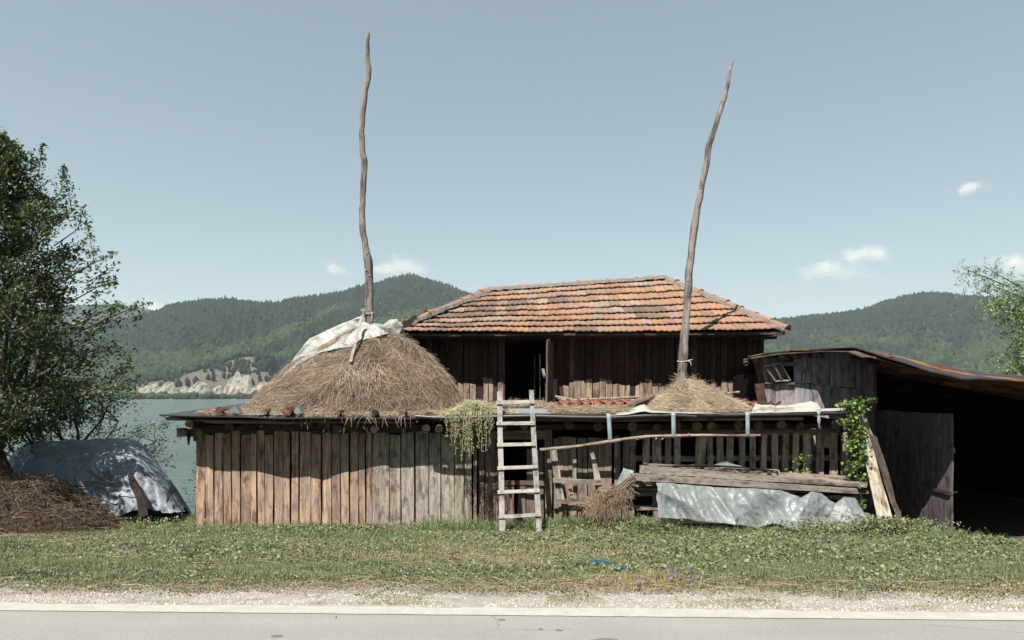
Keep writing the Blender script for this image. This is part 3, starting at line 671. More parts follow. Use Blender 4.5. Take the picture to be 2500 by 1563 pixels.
planks(mb, [1499, 1516], 1066, 1300, WY + .05, (.34, .27, .22), .1); planks(mb, [1518, 1534], 1066, 1300, WY + .05, (.34, .26, .2), .1); planks(mb, [1536, 1553], 1066, 1300, WY + .05, (.3, .24, .2), .1)
mb.build("middle_plank_wall", M_WOOD, pen)
# slatted wall
mb = MB()
for a, b_, sl_, yb in [(1569, 1587, 0, 1215), (1592, 1615, 0, 1150), (1623, 1638, 0, 1150), (1646, 1661, 0, 1140), (1698, 1707, 1, 1150), (1703, 1721, 6, 1150), (1725, 1740, 0, 1140), (1749, 1766, 0, 1150), (1773, 1791, 0, 1150), (1803, 1819, 0, 1155), (1830, 1845, 0, 1160), (1857, 1871, 2, 1158), (1884, 1899, 0, 1165), (1910, 1925, 0, 1165), (1935, 1950, 0, 1165), (1960, 1980, 0, 1165), (1992, 2012, 0, 1165), (2024, 2044, 0, 1165), (2053, 2068, 1, 1165)]:
    top = at((a + b_) / 2 + sl_, 1058 + ru(-2, 2), WY); bot = at((a + b_) / 2 - sl_ * .6, yb + 30, WY)
    mb.board(bot, top, (b_ - a) * WY / FP, .028, tint=wtint((.46, .37, .30), .15), seg=4, warp=.008, w1=(b_ - a) * WY / FP * ru(.85, 1.0))
mb.build("slat_wall", M_WOODG, pen)
mb = MB(); mb.board(at(1550, 1120, WY + .06), at(2075, 1117, WY + .06), .085, .05, tint=(.3, .23, .18), seg=8); mb.board(at(1540, 1058, WY + .03), at(2050, 1055, WY + .03), .10, .06, tint=(.24, .17, .13), seg=8)
mb.board(at(1560, 1180, WY + .02), at(2075, 1185, WY + .02), .14, .06, tint=(.22, .17, .14), seg=8); mb.board(at(1560, 1240, WY + .02), at(2075, 1240, WY + .02), .3, .04, tint=(.14, .1, .09), seg=8)
mb.each("rail", M_WOODG, pen)
mb = MB(); mb.board(at(470, 1048, WY + .06), at(1160, 1047, WY + .06), .14, .12, tint=(.13, .09, .07), seg=8); mb.board(at(1160, 1043, WY + .06), at(2075, 1040, WY + .06), .08, .1, tint=(.13, .09, .07), seg=8); mb.each("wall_plate", M_DARK, pen)
mb = MB(); mb.board(at(434, 1056, WY - .2), at(500, 1055, WY + .1), .135, .12, tint=(.34, .28, .23)); mb.build("beam", M_WOODG, pen)
mb = MB(); mb.add([at(455, 1052, 10.78), at(468, 1052, 10.78), at(462, 1088, 10.8), at(458, 1086, 10.8), at(455, 1052, 10.88), at(468, 1052, 10.88), at(462, 1088, 10.86), at(458, 1086, 10.86)], [(0, 1, 2, 3), (7, 6, 5, 4), (0, 3, 7, 4), (1, 5, 6, 2), (0, 4, 5, 1), (3, 2, 6, 7)], (.07, .05, .05)); mb.build("bracket", M_DARK, pen)
for x, y, r, pr, e in [(462, 1036, 11, 10.55, (.42, .29, .2)), (560, 1042, 11, 10.85, (.2, .13, .1)), (823, 1049, 12, 10.82, (.25, .16, .11)), (913, 1049, 9, 10.66, (.5, .42, .33)), (984, 1051, 8, 10.78, (.34, .29, .25)), (1040, 1047, 10, 10.55, (.55, .47, .38)), (1072, 1047, 10, 10.55, (.52, .45, .37)), (1115, 1046, 9, 10.66, (.48, .4, .3)), (1227, 1040, 10, 10.7, (.45, .35, .26)), (1280, 1040, 10, 10.72, (.42, .32, .24)), (1390, 1037, 11, 10.8, (.3, .2, .14)), (1460, 1042, 12, 10.8, (.24, .16, .12)), (1544, 1042, 12, 10.74, (.3, .22, .17)), (1603, 1045, 10, 10.8, (.2, .14, .11)), (1652, 1040, 12, 10.76, (.3, .21, .16)), (1702, 1042, 12, 10.76, (.36, .23, .15)), (1738, 1042, 12, 10.74, (.36, .24, .16)), (1803, 1038, 11, 10.78, (.32, .2, .14)), (1853, 1040, 12, 10.76, (.25, .17, .13)), (1909, 1038, 12, 10.74, (.35, .24, .17)), (1954, 1041, 10, 10.8, (.22, .16, .13)), (2040, 1036, 12, 10.7, (.3, .24, .2))]:
    p = at(x, y, pr); q = p + V((ru(-.05, .05), 1.5, .05)); mb = MB(); mb.tube([p, p.lerp(q, .5), q], r * pr / FP, 12, (.13, .09, .07), e, .05, .1); mb.build("rafter", M_DARK, pen, smooth=False)
# roof deck
mb = MB(); P = []; Pt = []
rx = [390 + i * 24 for i in range(71)]
for Y_ in (EY, EY + .25, EY + .8, 11.5, 12.5, 13.86):
    row = []
    for x in rx:
        X_ = (x - 1250) * EY / FP; e = at(x, eavey(x), EY); z = rz(X_, Y_) + .012 * mnoise.noise(V((X_ * 2, Y_ * 2, 3))); row.append(V((X_, Y_ + (.03 * mnoise.noise(V((X_ * 1.3, 0, 0))) if Y_ == EY else 0), z)))
    P.append(row)
mb.grid(P, (.05, .05, .05)); deck = mb.build("roof", M_BLACK, pen, solid=.022)
mb = MB(); mb.grid([[V((p.x, p.y + .03, p.z - .035)) for p in row] for row in P], (.17, .11, .07)); mb.build("roof_boards", M_DARK, deck)
mb = MB()   # loose felt edges at the left
fx = [388, 450, 520, 560, 600, 640, 690, 720, 760, 810, 850, 905]
mb.grid([[at(x, y, Yq) for x, y, Yq in zip(fx, (1014, 1016, 1017, 1018, 1019, 1021, 1022, 1022, 1021, 1021, 1020, 1020), (10.5, 10.44, 10.42, 10.43, 10.39, 10.36, 10.38, 10.36, 10.40, 10.44, 10.46, 10.50))], [at(x, 1013 - (x < 500), 11.2) for x in fx]], (.1, .1, .1)); mb.build("loose_felt", M_BLACK, deck, solid=.012)
mb = MB(); mb.board(at(405, 1024, 10.6), at(500, 1026, 10.62), .035, .03, tint=(.2, .13, .09)); mb.board(at(500, 1029, 10.62), at(760, 1033, 10.62), .05, .03, tint=(.3, .2, .13), seg=8); mb.board(at(760, 1030, 10.62), at(1010, 1031, 10.62), .04, .03, tint=(.24, .16, .11), seg=6)
mb.board(at(1190, 1024, 10.62), at(1560, 1026, 10.62), .045, .03, tint=(.22, .15, .1), seg=8); mb.board(at(1560, 1024, 10.6), at(1960, 1022, 10.6), .05, .03, tint=(.26, .17, .12), seg=8); mb.board(at(1740, 1025, 10.56), at(1957, 1022, 10.56), .03, .02, tint=(.38, .27, .2), seg=4)
mb.each("fascia_board", M_WOOD, pen)
def pl(pts, n=None):
    out = []
    for a, b_ in zip(pts[:-1], pts[1:]):
        for k in range(4): out.append(V(a).lerp(V(b_), k / 4))
    return out + [V(pts[-1])]
mb = MB()
mb.tube(pl([at(1015, 1017, 10.44), at(1060, 1020, 10.43), at(1110, 1021, 10.43), at(1200, 1018, 10.43), at(1300, 1016, 10.44), at(1400, 1019, 10.43), at(1490, 1020, 10.43), at(1570, 1016, 10.43), at(1640, 1014, 10.43), at(1700, 1017, 10.43)]), .033, 10, (.04, .04, .05), None, .02, 0)
mb.tube(pl([at(1680, 1014, 10.44), at(1760, 1014, 10.43), at(1850, 1013, 10.43), at(1960, 1011, 10.43), at(2066, 1008, 10.43)]), .032, 10, (.04, .04, .05), None, .02, 0)
mb.each("eave_roll", M_BLACK, pen, smooth=True)
# dark inside: rear and side walls of the pen
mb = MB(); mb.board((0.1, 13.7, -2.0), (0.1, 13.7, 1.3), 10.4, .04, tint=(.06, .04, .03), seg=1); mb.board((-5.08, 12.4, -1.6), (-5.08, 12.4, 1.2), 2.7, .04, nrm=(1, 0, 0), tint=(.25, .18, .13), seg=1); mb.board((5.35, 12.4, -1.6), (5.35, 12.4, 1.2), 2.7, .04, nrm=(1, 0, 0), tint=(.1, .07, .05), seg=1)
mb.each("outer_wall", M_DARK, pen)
for (xa, xb, vis) in ((1362, 1600, 1), (1785, 1880, 0)):   # tiles of the lean-to strip against the barn
    mb = MB()
    for r in range(5):
        Y0 = 13.75 - r * .36
        X_ = (xa - 1250) * Y0 / FP
        while X_ < (xb - 1250) * Y0 / FP:
            tw = .19; vs = []; col = (.54 * ru(.75, 1.1), .20 * ru(.85, 1.1), .12); hz_ = ru(0, .02)
            for i_, (Yq, dz) in enumerate(((Y0 + .06, .015), (Y0 - .34, .05))):
                for lay in (0, 1):
                    for k in range(9):
                        a = k / 8; h = .028 + .032 * math.cos(a * 2 * math.pi) * (1 if a < .5 else .8)
                        vs.append(V((X_ + a * tw, Yq, rz(X_, Yq) + .02 + h + dz + hz_ - lay * .018)))
            fs = []
            for a in range(8): fs.append((a, a + 1, 19 + a, 18 + a)[::-1]); fs.append((18 + a, 19 + a, 28 + a, 27 + a)[::-1])
            mb.add(vs, fs, col)
            X_ += tw
    mb.build("roof_tiles", M_TILE, deck, smooth=False)

# ------------------------------------------------------------------ the grey shed and the open cart shed at the right
shed = thing("cart_shed", (7.6, 13, -.55), "grey boarded shed with a sagging roof and open cart bay at the right edge", "shed")
GY = 12.0
mb = MB(); x = 1853
while x < 2112:
    wd = ru(13, 24)
    if x + wd > 2112: wd = 2112 - x
    seam = np.interp(x, [1850, 1985, 2055, 2112], [935, 936, 946, 948])
    p = at(x + wd / 2, seam + 2, GY); q = at(x + wd / 2 + ru(-1, 1), 1010, GY)
    mb.board((q.x, GY, -.6), p, wd * GY / FP - .003, .025, tint=wtint((.36, .34, .355), .14), seg=4)
    if not (1871 < x + wd / 2 < 1937) :
        top = np.interp(x, [1850, 1930, 2085, 2112], [872, 862, 858, 872]); p = at(x + wd / 2, top, GY - .03); q = at(x + wd / 2 + ru(-1, 1), seam + ru(-1, 3), GY - .03)
        mb.board(q, p, wd * GY / FP - .004, .025, tint=wtint((.33, .31, .34), .16), seg=3)
    elif x < 1895: mb.board(at(x + wd / 2, seam, GY - .01), at(x + wd / 2, 872, GY - .01), wd * GY / FP, .025, tint=wtint((.2, .17, .17), .1), seg=2)
    x += wd
mb.build("front_wall", M_WOODG, shed)
mb = MB(); pa = at(1868, 884, 11.9); mb.board(at(1845, 878, GY - .05), at(1861, 935, GY - .03), .1, .03, tint=(.17, .09, .07)); mb.board(at(1852, 934, GY - .04), at(1866, 1010, GY - .04), .16, .03, tint=(.16, .09, .07)); mb.board(at(1868, 935, GY - .05), at(1940, 937, GY - .05), .04, .04, tint=(.2, .15, .15)); mb.board(at(1895, 888, GY - .04), at(1942, 889, GY - .04), .07, .04, tint=(.25, .2, .19)); mb.each("window_surround", M_DARK, shed)
mb = MB()   # pushed-open window frame
A = at(1866, 895, 11.80); B = at(1906, 887, 11.78); C_ = at(1929, 929, 11.92); D_ = at(1893, 931, 11.9)
for p, q in ((A, B), (B, C_), (C_, D_), (D_, A)): mb.board(p, q, .026, .03, nrm=(0, -1, .3), tint=(.27, .25, .24), jag=.003, warp=.002)
E_ = A.lerp(B, .55); F_ = D_.lerp(C_, .45); mb.board(E_, F_, .028, .03, nrm=(0, -1, .3), tint=(.27, .25, .24), jag=.003, warp=.002); mb.build("window_frame", M_WOODG, shed)
# roof surface
FE = [(1826, 870, 11.72), (1870, 863, 11.72), (1930, 856, 11.7), (2010, 852, 11.6), (2085, 850, 11.1), (2115, 858, 10.5), (2144, 867, 9.9), (2207, 887, 9.5), (2274, 908, 9.35), (2348, 924, 9.3), (2430, 926, 9.3), (2500, 930, 9.3), (2600, 940, 9.6), (2900, 985, 9.6)]
BE = [(1826, 900), (1870, 895), (1930, 888), (2010, 880), (2085, 869), (2115, 867), (2144, 868), (2207, 880), (2274, 893), (2348, 903), (2430, 915), (2500, 924), (2600, 930), (2900, 960)]
rowf = [at(*p) for p in FE]; rowb = [at(x, y, 14.2) for x, y in BE]
def dens(row):
    out = []
    for a, b_ in zip(row[:-1], row[1:]):
        for k in range(4): out.append(a.lerp(b_, k / 4))
    return out + [row[-1]]
rowf = dens(rowf); rowb = dens(rowb); P = []
for k in range(9):
    u = k / 8; P.append([a.lerp(b_, u) + V((0, 0, .05 * math.sin(math.pi * u) + .02 * mnoise.noise(V((a.x * 3, u * 3, 0))))) for a, b_ in zip(rowf, rowb)])
P.append([V((p.x, 17.5, p.z - .5)) for p in P[-1]])
m, t, b = mat("lichened_roofing"); o_ = objc(t); f = noise(t, o_, 1.0, 4, .6, (1.8, .5, 1)); f2 = noise(t, o_, 12, 4, .6)
c = mixc(t, ramp(t, f, [(.53, 0.0), (.58, .9)]), (.05, .045, .055), (.36, .2, .05)); t.links.new(mul(t, c, ramp(t, f2, [(.3, .6), (.7, 1.15)])), b.inputs["Base Color"]); bump(t, b, f2, .4, .01)
mb = MB(); mb.grid(P, (.1, .1, .1)); roof2 = mb.build("roof", m, shed, solid=.018)
mb = MB()
for k in range(8):   # boards under the roofing
    for j in range(0, len(rowf) - 1, 6):
        j2 = min(j + 6, len(rowf) - 1)
        a = P[k][j].lerp(P[k + 1][j], .5); c_ = P[k][j2].lerp(P[k + 1][j2], .5)
        mb.board(a - V((0, 0, .035)), c_ - V((0, 0, .035)), .42, .02, nrm=(0, 0, 1), tint=wtint((.30, .15, .07) if a.x > 6 else (.2, .13, .1), .3), seg=2, jag=.03)  # orange tint over the bay paints warm light onto the underside
mb.build("roof_boards", M_DARK, roof2)
for x0, y0, x1, y1 in ((1843, 877, 1875, 892), (1907, 870, 1945, 882), (1935, 865, 1975, 882), (1966, 866, 1998, 880), (1998, 868, 2020, 876), (2075, 866, 2150, 892)):
    mb = MB(); mb.board(at(x0, y0, 11.74), at(x1, y1, GY + .45), .07, .085, nrm=(-.3, 0, 1), tint=(.2, .15, .14)); mb.build("rafter", M_WOODG, shed)
mb = MB()
for (x0, y0, Y0, x1, y1, Y1, wd, c_) in ((2110, 880, 10.9, 2560, 960, 10.4, .11, (.13, .07, .05)), (2120, 893, 11.8, 2600, 985, 11.6, .16, (.11, .06, .045)), (2150, 885, 10.5, 2420, 940, 10.1, .07, (.26, .13, .06)), (2200, 903, 10.3, 2560, 950, 10.0, .07, (.32, .16, .07)), (2120, 897, 12.8, 2650, 975, 12.8, .12, (.1, .06, .05)), (2300, 935, 10.8, 2620, 972, 10.6, .08, (.28, .14, .06))):  # brown-orange tints put bounced light into the nearer purlins
    mb.board(at(x0, y0, Y0), at(x1, y1, Y1), wd, .08, tint=c_, seg=6, warp=.012)
mb.each("purlin", M_DARK, shed)
mb = MB(); p = at(2122, 890, 11.75); mb.board((p.x, 11.75, -.6), p, .15, .14, tint=(.23, .19, .2), seg=6); p = at(2139, 985, 11.7); mb.board((p.x - .01, 11.7, -.6), at(2133, 890, 11.7), .05, .05, tint=(.14, .1, .1), seg=5); mb.each("post", M_WOODG, shed)
mb = MB()   # bay walls
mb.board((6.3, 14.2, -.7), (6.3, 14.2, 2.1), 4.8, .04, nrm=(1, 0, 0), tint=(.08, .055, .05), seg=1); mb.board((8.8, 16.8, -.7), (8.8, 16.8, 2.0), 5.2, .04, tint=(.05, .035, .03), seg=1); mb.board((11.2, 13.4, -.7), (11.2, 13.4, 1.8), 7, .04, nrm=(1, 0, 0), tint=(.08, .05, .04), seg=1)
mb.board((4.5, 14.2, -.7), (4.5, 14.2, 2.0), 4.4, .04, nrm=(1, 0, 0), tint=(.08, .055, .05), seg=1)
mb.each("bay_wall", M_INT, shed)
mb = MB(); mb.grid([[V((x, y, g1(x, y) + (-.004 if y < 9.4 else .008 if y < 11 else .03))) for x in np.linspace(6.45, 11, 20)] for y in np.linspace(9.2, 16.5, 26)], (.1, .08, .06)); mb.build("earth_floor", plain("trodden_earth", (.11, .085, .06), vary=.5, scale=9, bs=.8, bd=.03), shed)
gate = None
H0 = V((6.27, 11.78, 0)); H1 = V((6.48, 10.04, 0)); gn = V((-1, -.12, 0))
mb = MB(); ed = [0, .12, .33, .47, .55, .80, 1.0]; ed = [0, .13, .34, .5, .60, .83, 1.0]
for a, b_ in zip(ed[:-1], ed[1:]):
    u = (a + b_) / 2; c0 = H0.lerp(H1, u); zt = 1.335 - .01 * u + ru(-.008, .008); wd = (b_ - a) * 1.753
    mb.board((c0.x, c0.y, g1(c0.x, c0.y) + .03 - .02 * u), (c0.x, c0.y, zt), wd - .016, .032, nrm=gn, tint=wtint((.17, .135, .15) if b_ < 1 else (.25, .21, .22), .22), seg=5, warp=.003)  # free-end board tinted paler, painting the sun beyond the roof's shadow
gate = mb.build("gate", M_DARK, shed)
mb = MB(); q0 = at(2138, 1087, 11.72); q1 = at(2186, 1099, 11.2); mb.board(q0 + V((-.03, 0, 0)), q1 + V((-.06, 0, 0)), .05, .012, nrm=gn, tint=(.1, .06, .05), jag=.002); mb.build("hinge", M_RUST, gate)
mb = MB(); q0 = at(2281, 1195, 10.42); q1 = at(2326, 1203, 10.03); mb.board(q0 + V((-.04, 0, 0)), q1 + V((-.04, 0, 0)), .045, .014, nrm=gn, tint=(.1, .06, .05), jag=.002); mb.tube([q1 + V((-.04, 0, 0)), at(2338, 1202, 10.0)], .006, 6, (.1, .05, .04)); mb.build("latch", M_RUST, gate)
mb = MB(); mb.board(at(2325, 1094, 10.06), at(2327, 1108, 10.06), .05, .04, tint=(.3, .25, .22)); mb.build("batten_end", M_WOODG, gate)

# ------------------------------------------------------------------ hay
ROT = [(.40, .29, .20), (.30, .205, .14), (.48, .36, .26), (.22, .15, .11), (.56, .45, .34)]
GOLD = [(.64, .51, .35), (.55, .42, .28), (.74, .61, .43), (.44, .32, .21), (.6, .46, .32)]
def stack(name, prof, cy, ryk, zb, label, n, pal, body):
    """prof: (z, xl, xr) rows; straw skin over a body"""
    prof = sorted(prof); Z = [p[0] for p in prof]; XL = [p[1] for p in prof]; XR = [p[2] for p in prof]
    def surf(th, z):
        xl = np.interp(z, Z, XL); xr = np.interp(z, Z, XR); cx = (xl + xr) / 2; r = (xr - xl) / 2
        return cx + r * np.cos(th), cy + r * ryk * np.sin(th)
    def rel(th, z): return (fbm(np.cos(th) * 2.2 + 7, np.sin(th) * 2.2 + z * 1.6, 70, 3) - .5) * .34 * np.clip((Z[-1] - z) * 3, 0, 1) * np.clip(-np.sin(th) * 1.6, 0, 1) + (fbm(th * 7, z * 9, 71, 2) - .5) * .07
    t_ = thing(name, ((XL[0] + XR[0]) / 2, cy, zb), label, "haystack"); mb = MB(); P = []
    zs = np.linspace(Z[0], Z[-1], 26)
    for z in zs:
        row = []
        for k in range(73):
            th = 2 * math.pi * k / 72; x, y = surf(th, z); n3 = mnoise.fractal(V((math.cos(th) * 3, math.sin(th) * 3, z * 3)), 1, 2, 4); c0x = (np.interp(z, Z, XL) + np.interp(z, Z, XR)) / 2
            s = .955 + .06 * n3 + float(rel(np.array(th), np.array(z))) / max(.6, (np.interp(z, Z, XR) - np.interp(z, Z, XL)) / 2); row.append(V((c0x + (x - c0x) * s, cy + (y - cy) * s, z)))
        P.append(row)
    P.append([V(((XL[-1] + XR[-1]) / 2, cy, Z[-1] + .03))] * 73)
    cols = [tuple(c * (.8 + .5 * mnoise.noise(V(p) * 5)) for c in body) for row in P for p in row]
    mb.grid(P, cols); mb.build("straw_body", M_HEAPT, t_, smooth=True)
    th = R.uniform(math.pi * .93, math.pi * 2.07, n); z = Z[0] + (Z[-1] - Z[0]) * R.uniform(0, 1, n) ** 1.05
    x, y = surf(th, z); x2, y2 = surf(th, z + .05); x1, y1 = surf(th, z - .05)
    nr = unit(np.stack([np.cos(th), np.sin(th) / ryk, np.full(n, .5)], 1)); dn = unit(np.stack([x1 - x2, y1 - y2, np.full(n, -.1)], 1)); tg = np.cross(nr, dn)
    base = fbm(th * 2, z * 1.6, 77) - .5; a = R.normal(0, .75, n) + base * 4.0
    d = dn * np.cos(a)[:, None] + tg * np.sin(a)[:, None] + nr * R.normal(.02, .10, n)[:, None]
    p = np.stack([x, y, z], 1) + nr * (R.uniform(-.03, .035, n) + rel(th, z))[:, None]
    gy = np.clip((fbm(th * 2.5 + 3, z * 2.2, 58) - .5) * 5, 0, 1)[:, None]; cols = pick(n, pal, .14) * (.42 + 1.12 * fbm(th * 3, z * 4, 55))[:, None]; cols = cols * (1 - .45 * gy) + .45 * gy * cols.mean(1, keepdims=True) * np.array([[1.08, 1.03, .95]])
    v, f, c = np_strands(p, d, R.uniform(.06, .28, n), R.uniform(.003, .0085, n), cols, .12, 2)
    np_mesh("straw_strands", v, f, c, M_STRAW, t_); return surf
M_HEAPT = tint_mat("straw_body", .95, .1, 0, .5, 14)
HC = 12.2
bigprof = [(1.27, -4.85, -.78), (1.33, -4.72, -.84), (1.40, -4.62, -.90), (1.69, -4.37, -1.02), (1.93, -4.08, -1.17), (2.2, -3.77, -1.42), (2.36, -3.48, -1.59), (2.54, -3.19, -1.82), (2.68, -3.0, -2.07), (2.78, -2.82, -2.28), (2.84, -2.68, -2.42)]
hsurf = stack("haystack", bigprof, HC, .76, 1.3, "big brown haystack capped with plastic sheeting on the pen roof", 42000, ROT, (.30, .20, .13))
smprof = [(1.33, 2.05, 4.36), (1.36, 2.12, 4.2), (1.46, 2.35, 3.98), (1.6, 2.68, 3.68), (1.73, 2.88, 3.4), (1.80, 2.94, 3.24), (1.88, 3.00, 3.16)]
stack("haystack", smprof, 12.05, .72, 1.35, "small golden haystack around the right pole on the pen roof", 11000, GOLD, (.4, .3, .19))
def scatter(name, rects, pal, label, cat, wd=(.004, .008), L=(.08, .28), up=.15, thick=.04, zf=None, kind="stuff", grp=None):
    vs = []
    for (x0, x1, y0, y1, n) in rects:
        x = R.uniform(x0, x1, n); y = R.uniform(y0, y1, n); z = (np.array([rz(a, b_) for a, b_ in zip(x, y)]) if zf is None else zf(x, y)) + .02 + R.uniform(0, thick, n)
        d = R.normal(size=(n, 3)); d[:, 2] = R.normal(0, up, n)
        vs.append(np_strands(np.stack([x, y, z], 1), d, R.uniform(L[0], L[1], n), R.uniform(wd[0], wd[1], n), pick(n, pal), .2, 2))
    v, f, c = np_join(vs); return tag(np_mesh(name, v, f, c, M_STRAW), label, cat, grp, kind)
scatter("loose_straw", [(-4.9, -1.0, 10.6, 11.3, 4200), (-1.2, .8, 12.2, 13.6, 1500), (.6, 2.2, 10.9, 12.6, 5000), (.6, 1.9, 10.6, 11.3, 1400), (2.0, 4.4, 10.6, 11.2, 1500), (-.1, .7, 13.0, 13.7, 900)], ROT + GOLD[:2], "loose straw strewn over the pen roof between the two haystacks", "straw", thick=.07, L=(.05, .17))
# straw ends hanging over the left eave
n = 45; x = R.uniform(640, 1050, n); p = np.stack([(x - 1250) / FP * 10.45, np.full(n, 10.45), np.array([at(a, eavey(a) - 3, 10.45).z for a in x])], 1)
v, f, c = np_strands(p, np.stack([R.normal(0, .5, n), R.normal(-.2, .2, n), R.normal(-.7, .5, n)], 1), np.where(R.uniform(0, 1, n) > .85, R.uniform(.15, .3, n), R.uniform(.03, .12, n)), np.full(n, .007), pick(n, GOLD), .4, 3)
tag(np_mesh("straw_fringe", v, f, c, M_STRAW), "straw ends hanging over the left pen eave", "straw", kind="stuff")

# poles
def crooked(name, pts, Y, r0, label, tint, end):
    P = [at(x, y, Y) for x, y in pts]; n = len(P); Q = []; RR_ = []
    for i in range(n - 1):
        for k in range(3):
            u = k / 3; Q.append(P[i].lerp(P[i + 1], u) + V((ru(-.006, .006), ru(-.02, .02), 0))); RR_.append(r0[i] + (r0[i + 1] - r0[i]) * u)
    Q.append(P[-1]); RR_.append(r0[-1])
    mb = MB(); mb.tube(Q, [r * Y / FP / 2 * ru(.96, 1.05) for r in RR_], 14, tint, end, .035, .12)
    tpd = (P[0] - P[1]).normalized(); mb.tube([P[0] - tpd * .09, P[0] - tpd * .03, P[0] + tpd * .02 + V((.006, 0, 0))], [r0[0] * Y / FP / 2 * 1.2, r0[0] * Y / FP / 2 * 1.15, r0[0] * Y / FP / 2 * .6], 7, end, end, .2)
    for k in range(9):   # knots
        i = random.randint(4, len(Q) - 4); d = V((ru(-1, 1), -1, ru(-.2, .8))).normalized(); rr = RR_[i] * Y / FP / 2
        mb.tube([Q[i], Q[i] + d * (rr * 1.25)], [rr * .45, rr * .2], 6, tint, end, .1)
    return tag(mb.build(name, M_BARK, smooth=True), label, "pole", "tall stack poles")
PT1 = [(899, 82), (897, 124), (900, 168), (900, 190), (893, 221), (887, 265), (883, 324), (885, 372), (890, 392), (889, 432), (885, 480), (884, 529), (887, 573), (895, 617), (900, 647), (901, 696), (901, 764), (901, 830), (901, 900)]
W1 = [7, 10, 13, 12, 12, 13, 13, 14, 16, 14, 14, 14, 15, 17, 21, 20, 20, 21, 22]
crooked("stack_pole", PT1, 12.2, W1, "tall crooked pole standing in the plastic-capped haystack, pale splintered tip", (.36, .31, .30), (.6, .55, .48))
PT2 = [(1788, 152), (1781, 175), (1776, 212), (1769, 240), (1757, 273), (1744, 317), (1731, 355), (1724, 399), (1716, 443), (1704, 504), (1698, 537), (1693, 570), (1688, 624), (1682, 663), (1680, 707), (1676, 762), (1671, 822), (1667, 866), (1666, 899), (1667, 950)]
W2 = [5, 8, 9, 11, 12, 12, 14, 15, 14, 15, 18, 17, 17, 19, 18, 18, 20, 24, 24, 24]
crooked("stack_pole", PT2, 12.05, W2, "tall curved pole leaning right above the small golden haystack", (.37, .32, .31), (.45, .38, .3))
def tied(name, c, r, Y, label, tail):
    mb = MB(); mb.tube([c + V((math.cos(a) * r, math.sin(a) * r, .02 * math.sin(a * 1.0) + .01 * math.cos(a))) for a in [k * math.pi / 8 for k in range(17)]], .008, 6, (.7, .7, .6))
    for tx, tz in tail: mb.tube([c + V((r * .8, -r * .7, 0)) if tx > 0 else c + V((-r * .8, -r * .7, 0)), c + V((tx, -r - .02, tz * .5)), c + V((tx * 1.1, -r - .01, tz))], [.009, .008, .005], 6, (.7, .7, .6))
    tag(mb.build(name, M_CORD, smooth=True), label, "cord")
tied("cord", at(1667, 881, 12.05), .092, 12.05, "white cord knotted round the right pole above the small haystack", [(.10, -.05), (.13, .02), (.11, -.09)])
tied("cord", at(901, 764, 12.2), .083, 12.2, "white cord knotted round the left pole above the plastic sheet", [(-.12, .06), (-.1, -.1), (.07, -.16)])
# small scrap tied to the left pole
mb = MB(); P = [[at(885 + i * 3 + ru(-1, 1), 753 + j * 9, 12.08 - .03 * math.sin(i * 2 + j)) for i in range(3)] for j in range(5)]; mb.grid(P, (.8, .8, .75)); tag(mb.build("plastic_scrap", M_PLASTW, smooth=True, solid=.003), "crumpled scrap of white plastic tied to the left pole", "plastic scrap")
# plastic sheet over the big stack
UP = [(549, 919), (600, 905), (668, 905)]
top = [(690, 925), (722, 872), (757, 829), (800, 806), (846, 787), (880, 776), (890, 786), (905, 796), (915, 792), (935, 796), (953, 781), (970, 782), (985, 797)]
bot = [(693, 921), (735, 886), (781, 862), (830, 850), (866, 846), (876, 833), (900, 828), (915, 824), (930, 820), (953, 814), (960, 815), (968, 820), (975, 818)]
mb = MB(); P = []
def hayY(x, y):
    """depth of the stack's front surface seen near pixel (x,y)"""
    for Y in np.arange(10.6, HC, .03):
        p = at(x, y, Y); zz = p.z
        if zz > 2.83: continue
        xl = np.interp(zz, [q[0] for q in bigprof], [q[1] for q in bigprof]); xr = np.interp(zz, [q[0] for q in bigprof], [q[2] for q in bigprof]); r = (xr - xl) / 2; cx = (xl + xr) / 2
        if ((p.x - cx) / r) ** 2 + ((Y - HC) / (r * .74)) ** 2 < 1: return Y
    return HC - .05
def interp2(row, n=6):
    out = []
    for a, b_ in zip(row[:-1], row[1:]):
        for k in range(n): out.append((a[0] + (b_[0] - a[0]) * k / n, a[1] + (b_[1] - a[1]) * k / n))
    return out + [row[-1]]
tp = interp2(top); bt = interp2(bot)
for k in range(23):
    u = min(k / 18, 1.0); row = []
    for i, ((xa, ya), (xb, yb)) in enumerate(zip(tp, bt)):
        x_ = xb + (xa - xb) * u; y_ = yb + (ya - yb) * u; Yh = hayY(x_, y_); Yr = hayY(xb, yb)
        Yq = min(Yh, Yr + (HC + .1 - Yr) * u ** .8) - .07; p = at(x_, y_, Yq)
        if k > 18: p = p + V((0, .12 * (k - 18), -.07 * (k - 18) ** 1.5))
        q = V((p.x * 2.0 + p.z * 2, p.z * 4 - p.x * 2, 1)); rg = 1 - 2 * abs(mnoise.noise(q)); r2 = 1 - 2 * abs(mnoise.noise(q * 2.4))
        row.append(p + V((0, -.038 * max(rg, 0) - .014 * max(r2, 0), .010 * r2 * math.sin(math.pi * u) + (.015 * rg if k >= 16 else 0))))
    P.append(row)
mb.grid(P, (.8, .8, .75)); tag(mb.build("plastic_sheet", M_PLASTW, smooth=True, solid=.004), "milky plastic sheet draped over the top of the big haystack", "plastic sheet")
mb = MB(); mb.board(at(856, 884, 11.05), at(883, 773, 11.75), .045, .025, tint=(.50, .47, .42), jag=.004, nrm=(0.2, -1, .2)); tag(mb.build("lath", M_PAINT), "pale narrow lath leaning on the big haystack over its plastic", "lath")

